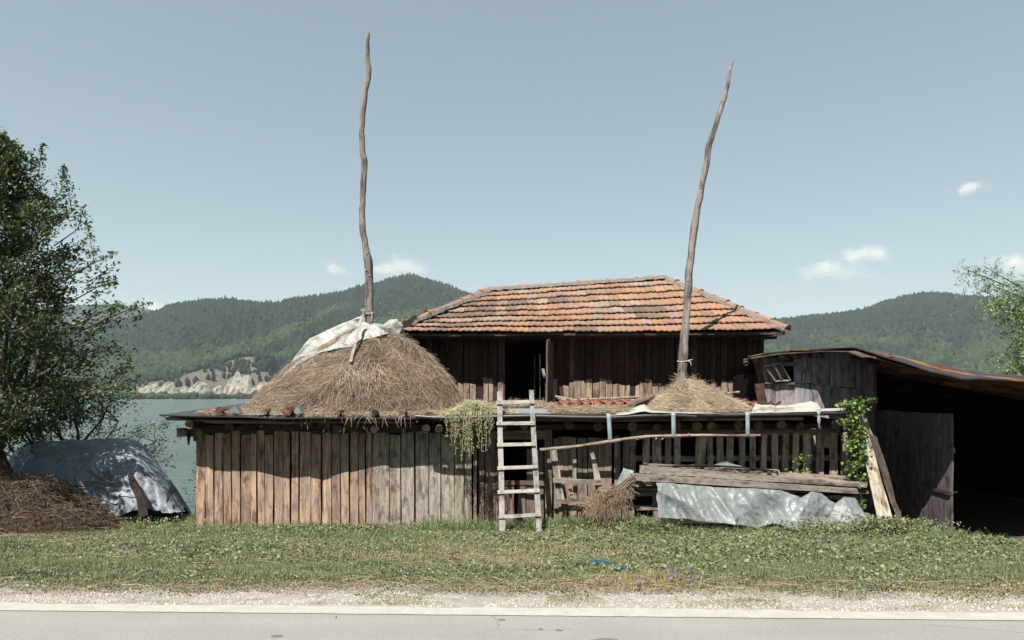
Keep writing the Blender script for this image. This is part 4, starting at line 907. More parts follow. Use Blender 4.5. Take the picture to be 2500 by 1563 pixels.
# ------------------------------------------------------------------ things lying on the pen roof
def log(x0, y0, Y0, x1, y1, Y1, r, label, tint=(.17, .1, .075), end=(.2, .11, .08), name="log", flat=1.0):
    a = at(x0, y0, Y0); b_ = at(x1, y1, Y1); mb = MB(); mb.tube([a.lerp(b_, k / 5) + V((ru(-.01, .01), 0, ru(-.008, .008))) for k in range(6)], [r * Y0 / FP * ru(.85, 1.1) for k in range(6)], 11, tint, end, .1, .3, flat)
    tag(mb.build(name, M_BARK), label, "log", "logs weighing down the pen roof edge")
log(534, 1003, 10.55, 556, 1001, 11.3, 9, "dark hollow log at the far left of the pen roof, over the water")
log(645, 1005, 10.55, 664, 995, 11.2, 7, "short split reddish log on the pen roof left of the charred one", (.3, .18, .11), (.38, .2, .1))
log(700, 1004, 10.5, 718, 998, 11.2, 11, "thick charred reddish log under the left slope of the big haystack", (.22, .12, .09), (.3, .13, .09))
log(826, 1008, 10.55, 850, 1000, 11.0, 6, "small log end buried in straw at the middle of the big haystack's foot", (.15, .1, .08), (.24, .17, .13))
log(913, 1009, 10.5, 925, 1004, 11.1, 8, "black-ended log in straw below the lath", (.08, .05, .045), (.04, .03, .03))
log(980, 1010, 10.5, 1000, 1004, 11.1, 9, "pale smooth log at the right foot of the big haystack", (.38, .3, .24), (.42, .34, .27))
for x, y, s, c_, lb in ((575, 1000, 12, (.3, .29, .3), "grey stone slab beside the hollow log on the roof"), (728, 1001, 9, (.34, .37, .38), "bluish broken slab leaning on the charred log"), (1048, 1009, 11, (.16, .1, .09), "flat dark stone on the roof right of the pale log")):
    p = at(x, y, 10.6); mb = MB(); vs = []; rr = s * 10.6 / FP
    vs = [p + V((-rr, -.03, -.05)), p + V((rr, -.03, -.055)), p + V((.2 * rr, -.03, .055)), p + V((-.7 * rr, -.03, .03))] ; vs += [q + V((0.02, .09, 0)) for q in vs]
    if "flat" in lb: vs = [V((q.x, q.y, p.z + (q.z - p.z) * .45)) for q in vs]
    mb.add(vs, [(0, 1, 2, 3), (7, 6, 5, 4), (0, 4, 5, 1), (1, 5, 6, 2), (2, 6, 7, 3), (3, 7, 4, 0)], c_); tag(mb.build("stone", M_STONE), lb, "stone")
mb = MB(); mb.grid([[at(x, 1013, 10.6) for x in (590, 640, 690)], [at(x, 1004 + (x == 590) * 6, 11.2) for x in (590, 640, 690)]], (.4, .45, .45)); tag(mb.build("metal_sheet", M_TIN, solid=.006), "thin grey metal sheet under the split reddish log", "sheet")
mb = MB(); mb.grid([[at(x, 1010, 10.7) for x in (1245, 1300, 1345)], [at(x - 5, 998, 11.7) for x in (1245, 1300, 1345)]], (.4, .45, .45)); tag(mb.build("metal_sheet", M_TIN, solid=.01), "pale grey metal sheet on the roof below the barn doorway", "sheet")
mb = MB(); a = at(1507, 1006, 11.0); b_ = at(1594, 968, 11.9); mb.tube([a.lerp(b_, k / 6) + V((0, 0, ru(-.01, .01))) for k in range(7)], [.055, .06, .065, .066, .068, .06, .05], 9, (.24, .17, .13), (.1, .07, .06), .08, .15); tag(mb.build("fallen_post", M_BARK), "old brown post lying aslant against the small haystack", "post")
for pts, lb in (([(1355, 968), (1405, 977), (1480, 973), (1565, 969)], "upper thin bleached pole lying along the barn wall"), ([(1362, 973), (1420, 984), (1490, 980), (1560, 977)], "lower thin bleached pole lying along the barn wall"), ([(1775, 961), (1800, 958), (1815, 957)], "short pale stick behind the small haystack")):
    mb = MB(); mb.tube(pl([at(x, y, 13.45) for x, y in pts]), .022, 8, (.42, .35, .28), None, .08, .1); tag(mb.build("thin_pole", M_WOODG), lb, "pole")
# white cloth strip along the eave, and the rolled one
def cloth(name, top, bot, Yt, Yb, mat_, label, cat, amp=.02, nseg=7, solid=.004, fr=6, cols=(.6, .6, .55), rows=10):
    tp = interp2(top, nseg); bt = interp2(bot, nseg); mb = MB(); P = []
    for k in range(rows + 1):
        u = k / rows; row = []
        for i, ((xa, ya), (xb, yb)) in enumerate(zip(tp, bt)):
            p = at(xb, yb, Yb).lerp(at(xa, ya, Yt), u); q = V((p.x * fr, p.z * fr * .5, 7.7)); nz_ = mnoise.fractal(q, 1, 2, 3); rg = abs(mnoise.noise(q * .7 + V((3, 0, 0))))
            row.append(p + V((amp * .4 * nz_, -amp * (nz_ + 1.6 * rg) , amp * .3 * nz_)))
        P.append(row)
    mb.grid(P, cols); return tag(mb.build(name, mat_, smooth=True, solid=solid), label, cat)
cloth("cloth_strip", [(1478, 1011), (1530, 1003), (1560, 990), (1573, 987), (1588, 1000), (1640, 1004), (1720, 1006), (1800, 1006), (1850, 1003), (1960, 1000), (2060, 996)], [(1480, 1015), (1530, 1012), (1560, 1006), (1575, 1004), (1590, 1008), (1640, 1008), (1720, 1011), (1800, 1011), (1850, 1008), (1960, 1006), (2062, 1002)], 11.0, 10.4, M_CLOTH, "dirty white tarpaulin strip lying along the right pen eave", "tarpaulin", .015)
cloth("rolled_tarpaulin", [(1845, 984), (1860, 988), (1890, 992), (1930, 990), (1960, 983), (1975, 980), (1990, 985), (2000, 996)], [(1838, 1006), (1860, 1008), (1890, 1009), (1930, 1009), (1960, 1008), (1975, 1007), (1990, 1006), (2000, 1004)], 11.1, 10.55, M_CLOTH, "cream rolled tarpaulin hump at the right end of the pen roof", "tarpaulin", .05, 7, .01, 4)
mb = MB(); mb.tube(pl([at(1848, 992, 10.9), at(1880, 1000, 10.9), at(1930, 998, 10.9), at(1960, 994, 10.9), at(1992, 995, 10.9)]), [.03] * 3 + [.05] * 5 + [.07] * 5 + [.06] * 4, 12, (.6, .6, .5), None, .08, .2); tag(mb.build("rolled_tarpaulin", M_CLOTH, smooth=True), "thin roll inside the cream tarpaulin hump", "tarpaulin")
cloth("blue_rag", [(1418, 999), (1430, 1003), (1450, 1005)], [(1415, 1007), (1430, 1008), (1456, 1009)], 11.6, 11.4, M_STRAP, "pale blue crumpled rag on the tiles", "rag", .03)
# straps with the branch they hold
for x, y0, y1, wd, lb in ((1486, 1011, 1079, 10, "light blue strap hanging leftmost from the pen eave round the branch"), (1644, 1007, 1069, 10, "light blue strap below the small haystack's left foot"), (1825, 1007, 1067, 10, "light blue strap at the right tip of the branch"), (1999, 1002, 1047, 10, "short twisted blue-grey strap under the rolled tarpaulin")):
    Y_ = 10.37; mb = MB(); P = []; s_ = wd * Y_ / FP / 2
    seq = [(y0 - 2, 10.55), (y0, 10.42), (y0 + 4, Y_)] + [(y0 + (y1 - y0) * k / 8, Y_ - .012 + .008 * math.sin(k)) for k in range(1, 9)] + [(y1 + 1, Y_ + .03), (y1 - 6, Y_ + .05)]
    for i, (y, Yq) in enumerate(seq):
        c0 = at(x + (i - 2) * (.5 if x < 1500 else .1), y, Yq); k = 1 if x < 1900 or i < 4 else (.55 + .3 * math.cos(i))
        P.append([c0 + V((-s_ * k, 0, 0)), c0 + V((0, -.004, 0)), c0 + V((s_ * k, 0, 0))])
    mb.grid(P, (.4, .5, .5)); tag(mb.build("strap", M_STRAP, smooth=True, solid=.004), lb, "strap", "blue straps hanging from the pen eave")
mb = MB(); br = [(1318, 1098), (1345, 1096), (1400, 1091), (1450, 1084), (1490, 1078), (1540, 1071), (1586, 1066), (1657, 1064), (1720, 1063), (1800, 1064), (1856, 1063)]
mb.tube(pl([at(x, y, 10.38) for x, y in br]), [.024] * 12 + [.026] * 12 + [.024] * 10 + [.02] * 7, 9, (.40, .31, .24), (.55, .45, .35), .08, .12)
for x, y in ((1556, 1074), (1602, 1070), (1682, 1059), (1615, 1073)): p = at(x, y, 10.35); mb.tube([p, p + V((ru(-.05, .05), -.03, ru(-.02, .03)))], [.012, .006], 5, (.5, .38, .3))
tag(mb.build("branch", M_WOODG), "long barked branch slung level in the blue straps", "branch")
# dry herb bundle hanging over the eave
HB = [(.62, .60, .36), (.52, .5, .27), (.72, .69, .44), (.4, .38, .2)]
t_ = thing("herb_bundle", at(1150, 1005, 10.8), "pale green dried plants heaped on the eave and hanging left of the ladder", "dried plants")
n = 5200; x = R.normal(1150, 42, n).clip(1075, 1255); Yq = R.uniform(10.5, 11.3, n); ht = .22 * np.exp(-((x - 1160) / 48) ** 2) * (1 - .5 * (Yq - 10.5)); z = np.array([rz((a - 1250) * b_ / FP, b_) for a, b_ in zip(x, Yq)]) + R.uniform(0, 1, n) * ht + .02
p = np.stack([(x - 1250) * Yq / FP, Yq, z], 1); A1 = np_strands(p, R.normal(size=(n, 3)) * np.array([1, .8, .25]), R.uniform(.06, .2, n), R.uniform(.005, .009, n), pick(n, HB), .3, 2); np_mesh("heap", *A1, M_STRAW, t_)
n = 40; L = []; LS = []
for k in range(n):
    x = random.gauss(1150, 34); x = min(max(x, 1088), 1200); ln = ru(.10, .36) + (.26 if rnd() < .3 else 0); 
    if 1130 < x < 1150: ln += .15
    q = at(x, 1012, 10.36); P = [q + V((0, .12, .05)), q]; dx = ru(-.12, .08)
    for j in range(1, 9): P.append(q + V((dx * ln * j / 8 + ru(-.012, .012), -.02 + ru(-.012, .012), -ln * j / 8)))
    LS.append(P)
mb = MB()
for P in LS: mb.tube(P, .0045, 4, random.choice(HB))
mb.build("hanging_stems", M_STRAW, t_)
pts = []; 
for P in LS:
    for j in range(1, len(P) - 1):
        for q in range(9):
            a = P[j].lerp(P[j + 1], rnd()); pts.append((a.x + random.gauss(0, .012), a.y + random.gauss(0, .012), a.z + random.gauss(0, .012)))
v, f, c = np_leaves(np.array(pts), .026, pick(len(pts), HB), .45); np_mesh("hanging_leaves", v, f, c, M_STRAW, t_)

# ------------------------------------------------------------------ ladder
lad = thing("ladder", (.25, 10.05, -.45), "pale worn wooden ladder with flat nailed rungs leaning on the pen eave", "ladder")
LT = (.62, .585, .55)
def ladp(x, y):   # depth along the lean by row
    return at(x, y, float(np.interp(y, [950, 1015, 1300], [10.47, 10.36, 9.98])))
for xa, xb in ((1219.5, 1226), (1297, 1316)):
    mb = MB(); mb.board(ladp(xb, 1298), ladp(xa, 956 if xa < 1250 else 953), .083, .035, tint=LT if xa < 1250 else (.50, .49, .47), nrm=(0, -1, .2), seg=8, warp=.003, jag=.004, w1=.072); mb.build("rail", M_PAINT, lad)
for (yl, yr, xl, xr) in ((983, 981, 1212, 1304), (1034, 1033, 1212.5, 1305), (1086, 1084, 1214, 1307), (1143, 1139, 1214.5, 1311.5), (1201, 1197, 1215, 1317), (1261, 1255, 1218, 1321)):
    a = ladp(xl, yl); b_ = ladp(xr, yr); a.y -= .032; b_.y -= .032; mb = MB(); mb.board(a, b_, .052, .022, tint=wtint((.66, .62, .57), .08), nrm=(0, -1, .2), seg=4, warp=.002, jag=.003)
    rg = mb.build("rung", M_PAINT, lad); mb = MB()
    for q in (a.lerp(b_, .07), a.lerp(b_, .10), a.lerp(b_, .9), a.lerp(b_, .93)):
        q = q + V((0, -.014, ru(-.012, .012))); mb.tube([q, q + V((0, -.003, 0))], .005, 6, (.1, .06, .05))
    mb.each("nail", M_RUST, rg)

# ------------------------------------------------------------------ broken gate piece against the middle wall
fr = thing("broken_gate", (1.0, 10.5, -.5), "rickety grey gate of split posts and two rails propped right of the ladder", "gate")
def bd(parent, name, x0, y0, Y0, x1, y1, Y1, wpx, th, tint, mat_=M_WOODG, nrm=(0, -1, 0), seg=5, warp=.008, jag=.02, w1=None):
    mb = MB(); mb.board(at(x0, y0, Y0), at(x1, y1, Y1), wpx * Y0 / FP, th, tint=tint, nrm=nrm, seg=seg, warp=warp, jag=jag, w1=None if w1 is None else w1 * Y1 / FP); return mb.build(name, mat_, parent)
bd(fr, "post", 1369, 1222, 10.45, 1350, 1094, 10.6, 17, .06, (.36, .32, .27)); bd(fr, "post", 1404, 1218, 10.5, 1402, 1123, 10.6, 9, .04, (.3, .26, .22)); bd(fr, "post", 1462, 1190, 10.5, 1446, 1108, 10.6, 18, .04, (.4, .34, .28), w1=8, jag=.05)
bd(fr, "post", 1394, 1220, 10.5, 1393, 1196, 10.5, 8, .03, (.4, .33, .27))
bd(fr, "rail", 1350, 1172, 10.42, 1467, 1178, 10.42, 12, .04, (.33, .29, .25)); bd(fr, "rail", 1358, 1223, 10.42, 1455, 1225, 10.42, 11, .04, (.30, .26, .22))

# ------------------------------------------------------------------ timber stack under plastic
pal_ = thing("pallet", (3.5, 10.6, -.55), "grey pallet crate of stacked boards carrying the long beams", "pallet")
for (x0, y0, x1, y1, w_) in ((1541, 1205, 1660, 1206, 10), (1533, 1240, 2080, 1240, 12), (1532, 1272, 2085, 1268, 14), (1541, 1205, 2090, 1216, 10)):
    bd(pal_, "board", x0, y0, 10.5, x1, y1, 10.5, w_, .03, wtint((.33, .28, .23), .1))
for x in (1600, 1760, 1930, 2088): bd(pal_, "post", x, 1292, 10.55, x, 1185, 10.55, 16, .1, wtint((.3, .25, .21), .1))
bd(pal_, "deck_board", 1545, 1190, 10.6, 2100, 1196, 10.6, 6, .5, (.22, .17, .13), nrm=(0, -1, 0)); bd(pal_, "board", 1575, 1190, 10.4, 1553, 1172, 10.4, 13, .04, (.36, .3, .24))
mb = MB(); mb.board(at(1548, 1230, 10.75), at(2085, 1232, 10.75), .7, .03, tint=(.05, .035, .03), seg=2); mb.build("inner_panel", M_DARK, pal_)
def beam(x0, y0, x1, y1, Y, hpx, th, tint, label, h1=None):
    mb = MB(); mb.board(at(x0, y0, Y), at(x1, y1, Y), hpx * Y / FP, th, tint=tint, seg=10, warp=.003, jag=.02, w1=(h1 or hpx) * Y / FP); tag(mb.build("beam", M_WOODG), label, "beam", "long beams stacked on the pallet")
beam(1561, 1145.5, 2113, 1184, 10.36, 17, .14, (.36, .31, .27), "upper front grey beam of the stack, pointed at its right end", 11)
beam(1538, 1163.5, 2089, 1198.5, 10.28, 15, .13, (.33, .28, .25), "lower front grey beam of the stack, jutting out left", 11.5)
beam(1582, 1136, 1900, 1151, 10.62, 8, .1, (.40, .34, .28), "thin pale board lying at the back of the beam stack")
beam(1900, 1160, 2086, 1169, 10.58, 11, .12, (.42, .34, .27), "short pinkish board behind the right half of the beams")
scatter("loose_straw", [(2.1, 4.0, 10.35, 10.7, 900)], ROT, "brown chaff lying on top of the beam stack", "straw", zf=lambda x, y: CH + (HZ - np.interp(1250 + x * FP / 10.5, [1560, 1885, 2113], [1141, 1158, 1178])) * 10.5 / FP + .0, thick=.04, L=(.04, .12))
mb = MB(); P = [[at(x, y + ru(-1, 1), Y_) for x, y in ((1605, 1138), (1680, 1137), (1740, 1136), (1800, 1139), (1860, 1146), (1900, 1150))] for Y_ in (10.4, 10.75)]; mb.grid(P, (.05, .05, .06)); tag(mb.build("felt_scrap", M_BLACK, solid=.01), "strip of black roofing felt lying on the beams", "felt")
cloth("plastic_scrap", [(1735, 1138), (1755, 1129), (1775, 1126), (1795, 1133), (1812, 1140)], [(1728, 1141), (1755, 1142), (1775, 1143), (1795, 1144), (1830, 1146)], 10.7, 10.4, M_PLAST, "small clear plastic scrap peaked on top of the beams", "plastic scrap", .03)
# big clear sheet hanging before the pallet
topP = [(1601, 1178), (1640, 1180), (1700, 1185), (1760, 1190), (1840, 1192), (1900, 1196), (1936, 1208), (1950, 1214), (1975, 1199), (2000, 1204), (2032, 1228), (2055, 1212), (2085, 1215), (2092, 1230)]
botP = [(1603, 1262), (1630, 1262), (1700, 1270), (1760, 1274), (1800, 1280), (1840, 1288), (1880, 1276), (1910, 1282), (1930, 1290), (1965, 1294), (2010, 1290), (2060, 1294), (2075, 1290), (2112, 1280)]
tp = interp2(topP, 18); bt = interp2(botP, 18); mb = MB(); P = []
for k in range(43):
    u = k / 42; row = []
    for i, ((xa, ya), (xb, yb)) in enumerate(zip(tp, bt)):
        Yb = 9.97 + .06 * math.sin(i * .08); p = at(xa, ya, 10.2).lerp(at(xb, yb, Yb), u); q = V((p.x * 2.6 + p.z * 1.6, p.z * 3.2 - p.x * .8, 2.2)); rg = 1 - abs(mnoise.noise(q)) * 2.2; r2 = 1 - abs(mnoise.noise(q * 2.3 + V((5, 1, 0)))) * 2
        r3 = 1 - abs(mnoise.noise(V((p.x * 9, p.z * 2.5, 4)))) * 2
        def rdg(a, b_, c_): return 1 - 2.2 * abs(mnoise.noise(V((a, b_, c_))))
        f1 = rdg(p.x * 2.6 + p.z * 1.9, p.z * 1.5 - p.x * .6, 3); f2_ = rdg(p.x * 5.5 + p.z * 1.6, p.z * .9, 5) * (.4 + u); f3_ = rdg(p.x * 9 + p.z * 5, p.z * 7 - p.x * 3, 8)
        p = p + V((.012 * f3_, -(.055 + .04 * u) * f1 - .042 * f2_ - .010 * f3_, .004 * f3_)); row.append(p)
    P.append(row)
mb.grid(P, (.7, .7, .7)); tag(mb.build("plastic_sheet", M_PLAST, smooth=True, solid=.003), "clear crumpled plastic sheet hanging below the long beams to the grass", "plastic sheet")
cloth("grey_rag", [(1521, 1143), (1535, 1146), (1550, 1150)], [(1500, 1204), (1512, 1195), (1530, 1175)], 10.45, 10.35, M_GCLOTH, "grey-green cloth slipping off the left end of the beams", "cloth", .05, 8, .006, 9)
# brush bundle
n = 420; u = R.uniform(0, 1, n) ** .6; p0 = np.array(at(1535, 1185, 10.2)); p1 = np.array(at(1465, 1252, 10.0)); p = p0 + (p1 - p0) * u[:, None] + R.normal(size=(n, 3)) * np.array([.10, .08, .08])
A1 = np_strands(p, R.normal(size=(n, 3)) + np.array([-.5, -.2, -.5]), R.uniform(.06, .2, n), R.uniform(.005, .011, n), pick(n, [(.34, .22, .15), (.25, .15, .1), (.45, .33, .22), (.2, .13, .1)]), .3, 3)
n = 45; p = np.array(at(1545, 1165, 10.2)) + R.normal(size=(n, 3)) * .03; A2 = np_strands(p, np.array([[-1.0, -.1, -.85]]) + R.normal(size=(n, 3)) * .1, R.uniform(.4, .62, n), np.full(n, .012), pick(n, [(.33, .26, .2), (.28, .2, .15)]), .05, 3)
n = 500; p = np.array(at(1470, 1230, 10.2)) + R.normal(size=(n, 3)) * np.array([.12, .08, .08]); A3 = np_strands(p, R.normal(size=(n, 3)) + np.array([0, -.2, .4]), R.uniform(.06, .22, n), np.full(n, .006), pick(n, [(.5, .36, .24), (.42, .28, .2)]), .5, 3)
v, f, c = np_join([A1, A2, A3]); tag(np_mesh("brush_bundle", v, f, c, M_STRAW), "tangled bundle of dead brown stalks at the left end of the beam stack", "brushwood")
# leaning plank, slab and cloth
mb = MB(); mb.board(at(2168, 1296, 9.9), at(2096, 1012, 10.75), .205, .035, tint=(.52, .46, .36), nrm=(-.25, -1, .25), seg=8, warp=.003, w1=.12); tag(mb.build("plank", M_WOODG), "wide pale plank leaning against the pen's right corner under the vine", "plank")
mb = MB(); mb.board(at(2198, 1276, 9.98), at(2130, 1066, 10.6), .065, .05, tint=(.12, .09, .075), nrm=(-.5, -1, .25), seg=9, warp=.012, w1=.12); tag(mb.build("bark_slab", M_BARK), "dark bark-edged slab leaning just behind the pale plank", "slab")
cloth("grey_rag", [(2086, 1006), (2096, 1008), (2112, 1020), (2128, 1055), (2136, 1082)], [(2090, 1012), (2096, 1020), (2103, 1036), (2112, 1056), (2133, 1078)], 10.6, 10.66, M_CLOTH, "pale grey cloth hung over the top of the leaning plank", "cloth", .03, 6, .006)
bdx = MB(); bdx.board(at(2098, 1255, 10.9), at(2090, 1165, 10.9), .12, .1, tint=(.4, .36, .32)); tag(bdx.build("corner_post", M_WOODG), "pale short post behind the plastic sheet's right corner", "post")
mb = MB()
mb.board(at(2100, 1262, 10.45), at(2150, 1268, 10.4), .12, .2, tint=(.4, .35, .28), jag=.03); tag(mb.build("stone_block", M_STONE), "pale rough stone block by the foot of the vine", "stone")

# ------------------------------------------------------------------ foliage helpers and plants
def greens(n, pal, j=.15): return pick(n, pal, j)
LG = [(.075, .115, .035), (.095, .14, .045), (.06, .10, .03), (.12, .155, .05)]
def vine(name, centers, label, cat, leafs, pal, stems):
    t_ = thing(name, centers[0], label, cat); mb = MB()
    for s in stems: mb.tube(pl([V(q) for q in s]), .009, 5, (.2, .16, .1), None, .1)
    mb.build("stem", M_BARK, t_); pts = []
    for c0, n, sp in leafs:
        pts.append(np.array(c0) + R.normal(size=(n, 3)) * np.array(sp))
    pts = np.concatenate(pts); v, f, c = np_leaves(pts, .056, greens(len(pts), pal), .85, .2); np_mesh("leaves", v, f, c, M_LEAF, t_)
vs_ = []; 
for k in range(46):
    y = 985 + k * 4.6; x = 2080 + 9 * math.sin(k * .5) + ru(-8, 8) + (y - 985) * .09; vs_.append((at(x, y, 10.42), 38 if k < 34 else 12, (.055, .07, .03)))
vs_ += [(at(2075, 990, 10.45), 70, (.10, .08, .04)), (at(2105, 978, 10.4), 26, (.06, .03, .02)), (at(2128, 975, 10.35), 22, (.06, .03, .02)), (at(2108, 1225, 10.3), 20, (.03, .04, .06)), (at(2075, 1150, 10.4), 30, (.05, .05, .05))]
vine("climbing_vine", [at(2095, 1250, 10.5)], "bright green vine climbing the pen's right corner beside the pale plank", "vine", vs_, [(.13, .20, .05), (.17, .25, .06), (.10, .16, .045), (.21, .28, .08)], [[at(2100, 1250, 10.5), at(2090, 1150, 10.5), at(2078, 1060, 10.48), at(2075, 985, 10.46), at(2110, 978, 10.4), at(2140, 985, 10.32)]])
vine("climbing_vine", [at(1960, 1165, 10.75)], "small leafy vine in front of the slats above the beams", "vine", [(at(1962, 1122, 10.75), 9, (.05, .03, .03)), (at(1968, 1112, 10.75), 6, (.03, .03, .02)), (at(1950, 1128, 10.75), 8, (.04, .03, .02)), (at(1938, 1150, 10.75), 12, (.07, .03, .03)), (at(1960, 1152, 10.75), 14, (.06, .03, .03)), (at(1985, 1156, 10.75), 9, (.05, .03, .02))], [(.15, .23, .06), (.2, .28, .09)], [[at(1960, 1170, 10.78), at(1962, 1140, 10.78), at(1968, 1108, 10.78)]])

def tree(name, base, top, axis_r, prof, Ycen, label, n_twigs, leaf, per, pal, limbs, trunk_pts, trunk_r, seed, dirs_up=.35, half=None):
    """prof: (z, R) of the crown about its axis; twigs end near that outline"""
    rs = np.random.RandomState(seed); t_ = thing(name, base, label, "tree" if "shrub" not in name else "shrub")
    mb = MB(); mb.tube(pl(trunk_pts), np.interp(np.linspace(0, 1, 4 * (len(trunk_pts) - 1) + 1), np.linspace(0, 1, len(trunk_r)), trunk_r).tolist(), 12, (.1, .075, .065), None, .08, .2)
    tr = mb.build("trunk", M_BARK, t_, smooth=True); mb = MB()
    Z = [p[0] for p in prof]; RR_ = [p[1] for p in prof]; cen = []; dr = []; ax = np.array([axis_r[0], axis_r[1]])
    tp_ = [np.array(q) for q in pl(trunk_pts)]; nodes = [(q, .05) for q in tp_[len(tp_) // 3:]]
    limb = []
    for k in range(limbs):
        z = rs.uniform(Z[0] + .1 * (Z[-1] - Z[0]), Z[-1] - .06 * (Z[-1] - Z[0])); th = rs.uniform(0, 2 * math.pi); r = np.interp(z, Z, RR_) * rs.uniform(.5, .85)
        e = np.array([ax[0] + r * math.cos(th), ax[1] + r * math.sin(th), z]); s = nodes[int(rs.uniform(0, 1) ** 1.0 * len(nodes) * .999)][0]
        if s[2] > e[2] - .1: s = nodes[max(0, int(len(nodes) * .15))][0]
        mid = s * .5 + e * .5 + rs.normal(size=3) * .12; mid[2] -= .05; q1 = s * .75 + mid * .25
        P = [V(s), V(s * .5 + mid * .5), V(mid), V(mid * .5 + e * .5 + rs.normal(size=3) * .05), V(e)]; mb.tube(P, [.04, .033, .026, .018, .01], 6, (.11, .085, .075), None, .1); limb.append(P)
    LP = np.array([p for P in limb for p in P[1:]])
    for k in range(n_twigs):
        z = rs.uniform(Z[0], Z[-1]); Rz = np.interp(z, Z, RR_); th = rs.uniform(0, 2 * math.pi); lump = .74 + .26 * math.sin(th * 5 + z * 4) + .22 * math.sin(th * 3 - z * 7 + 1) + rs.normal(0, .12); r = Rz * (rs.uniform(.25, 1) ** .45) * min(1.12, max(.3, lump))
        e = np.array([ax[0] + r * math.cos(th), ax[1] + r * math.sin(th), z]); j = np.argmin(((LP - e) ** 2 * np.array([1, 1, .6])).sum(1)); s = LP[j]
        out = np.array([math.cos(th) * .8, math.sin(th) * .8, dirs_up + .5 * rs.uniform(0, 1)]); out = out / np.linalg.norm(out); ln = rs.uniform(.25, .6) * min(1, .5 + Rz / 2); tip = e + out * ln * .5
        d0 = e - out * ln * .5
        if k % 3 == 0: mb.tube([V(s), V((s + d0) / 2 + rs.normal(size=3) * .03), V(d0), V(tip)], [.012, .009, .007, .003], 4, (.12, .095, .08))
        u = rs.uniform(0, 1, per); wd = .10 * (1.15 - u); p = d0 + (tip - d0) * u[:, None] + rs.normal(size=(per, 3)) * wd[:, None]; cen.append(p); dr.append(np.repeat(out[None], per, 0))
    mb.build("branches", M_BARK, t_); cen = np.concatenate(cen); dr = np.concatenate(dr)
    cl = fbm(cen[:, 0] * 1.5 + 9, cen[:, 2] * 1.5 + cen[:, 1], seed); cols = pick(len(cen), pal, .16) * (.7 + .6 * cl)[:, None]
    v, f, c = np_leaves(cen, leaf, cols, .55, .35, dr); np_mesh("crown", v, f, c, M_LEAF, t_); return t_
TP = [(.95, .6), (1.1, 1.1), (1.35, 1.7), (1.7, 1.95), (2.0, 2.05), (2.6, 1.95), (3.2, 1.85), (3.7, 1.6), (4.1, 1.25), (4.6, 1.0), (5.0, .8), (5.4, .5), (5.7, .2)]
tree("plum_tree", (-8.05, 10.9, -.5), None, (-8.35, 10.8), TP, 10.8, "dark leafy fruit tree overhanging the tarpaulin at the left edge", 1650, .064, 46, [(.06, .095, .045), (.075, .115, .045), (.05, .08, .05), (.11, .14, .05), (.18, .18, .07)], 40,
     [V((-7.95, 10.95, -.7)), V((-8.1, 10.9, -.1)), V((-8.3, 10.85, .7)), V((-8.35, 10.8, 1.6)), V((-8.4, 10.8, 3)), V((-8.3, 10.8, 5))], [.34, .25, .2, .15, .09, .02], 5)
# long shoots sticking out of the crown
SP = [(-1.2, 10.8)]
sh = [((230, 640), (212, 540)), ((215, 650), (285, 615)), ((240, 700), (285, 690)), ((300, 762), (372, 738)), ((175, 520), (160, 410)), ((95, 420), (103, 352)), ((55, 440), (28, 350)), ((190, 560), (205, 505)), ((280, 830), (325, 905)), ((250, 760), (300, 745)), ((150, 470), (155, 405)), ((230, 950), (330, 945))]
ob = [o for o in bpy.data.objects if o.name.startswith("plum_tree")][0]; mb = MB(); cen = []
for (a, b_) in sh:
    p = at(a[0], a[1], 10.7); q = at(b_[0], b_[1], 10.7); s = at(a[0] * .7, a[1] + 40, 10.7); mb.tube([s, p, q], [.012, .008, .003], 4, (.12, .095, .08)); n = 110; u = R.uniform(0, 1, n); P = np.array(p) + (np.array(q) - np.array(p)) * u[:, None] + R.normal(size=(n, 3)) * (.075 * (1.1 - u))[:, None]; cen.append(P)
mb.build("shoots", M_BARK, ob); cen = np.concatenate(cen); v, f, c = np_leaves(cen, .06, pick(len(cen), [(.06, .10, .04), (.08, .12, .045)]), .5, .4); np_mesh("shoot_leaves", v, f, c, M_LEAF, ob)
# pale shrub behind it
tree("river_shrub", (-8.6, 13.4, -1.2), None, (-8.6, 13.4), [(-.3, 1.6), (.3, 2.0), (.9, 2.05), (1.3, 1.6), (1.6, .9), (1.9, .3)], 13.4, "sparse grey-green riverside shrub behind the left tree and tarpaulin", 420, .05, 26, [(.13, .15, .08), (.16, .17, .09), (.1, .12, .06)], 30, [V((-8.6, 13.4, -1.3)), V((-8.6, 13.4, -.4)), V((-8.5, 13.4, .8))], [.06, .04, .02], 8, .2)
tree("river_shrub", (-5.95, 13.3, -1.0), None, (-5.95, 13.3), [(-.6, .25), (-.1, .4), (.15, .25), (.45, .08)], 13.3, "small thin shrub between the tarpaulin and the pen corner", 30, .04, 16, [(.08, .12, .05)], 6, [V((-5.95, 13.3, -1.1)), V((-5.95, 13.3, -.6)), V((-5.95, 13.3, .1))], [.015, .01, .006], 9, .4)
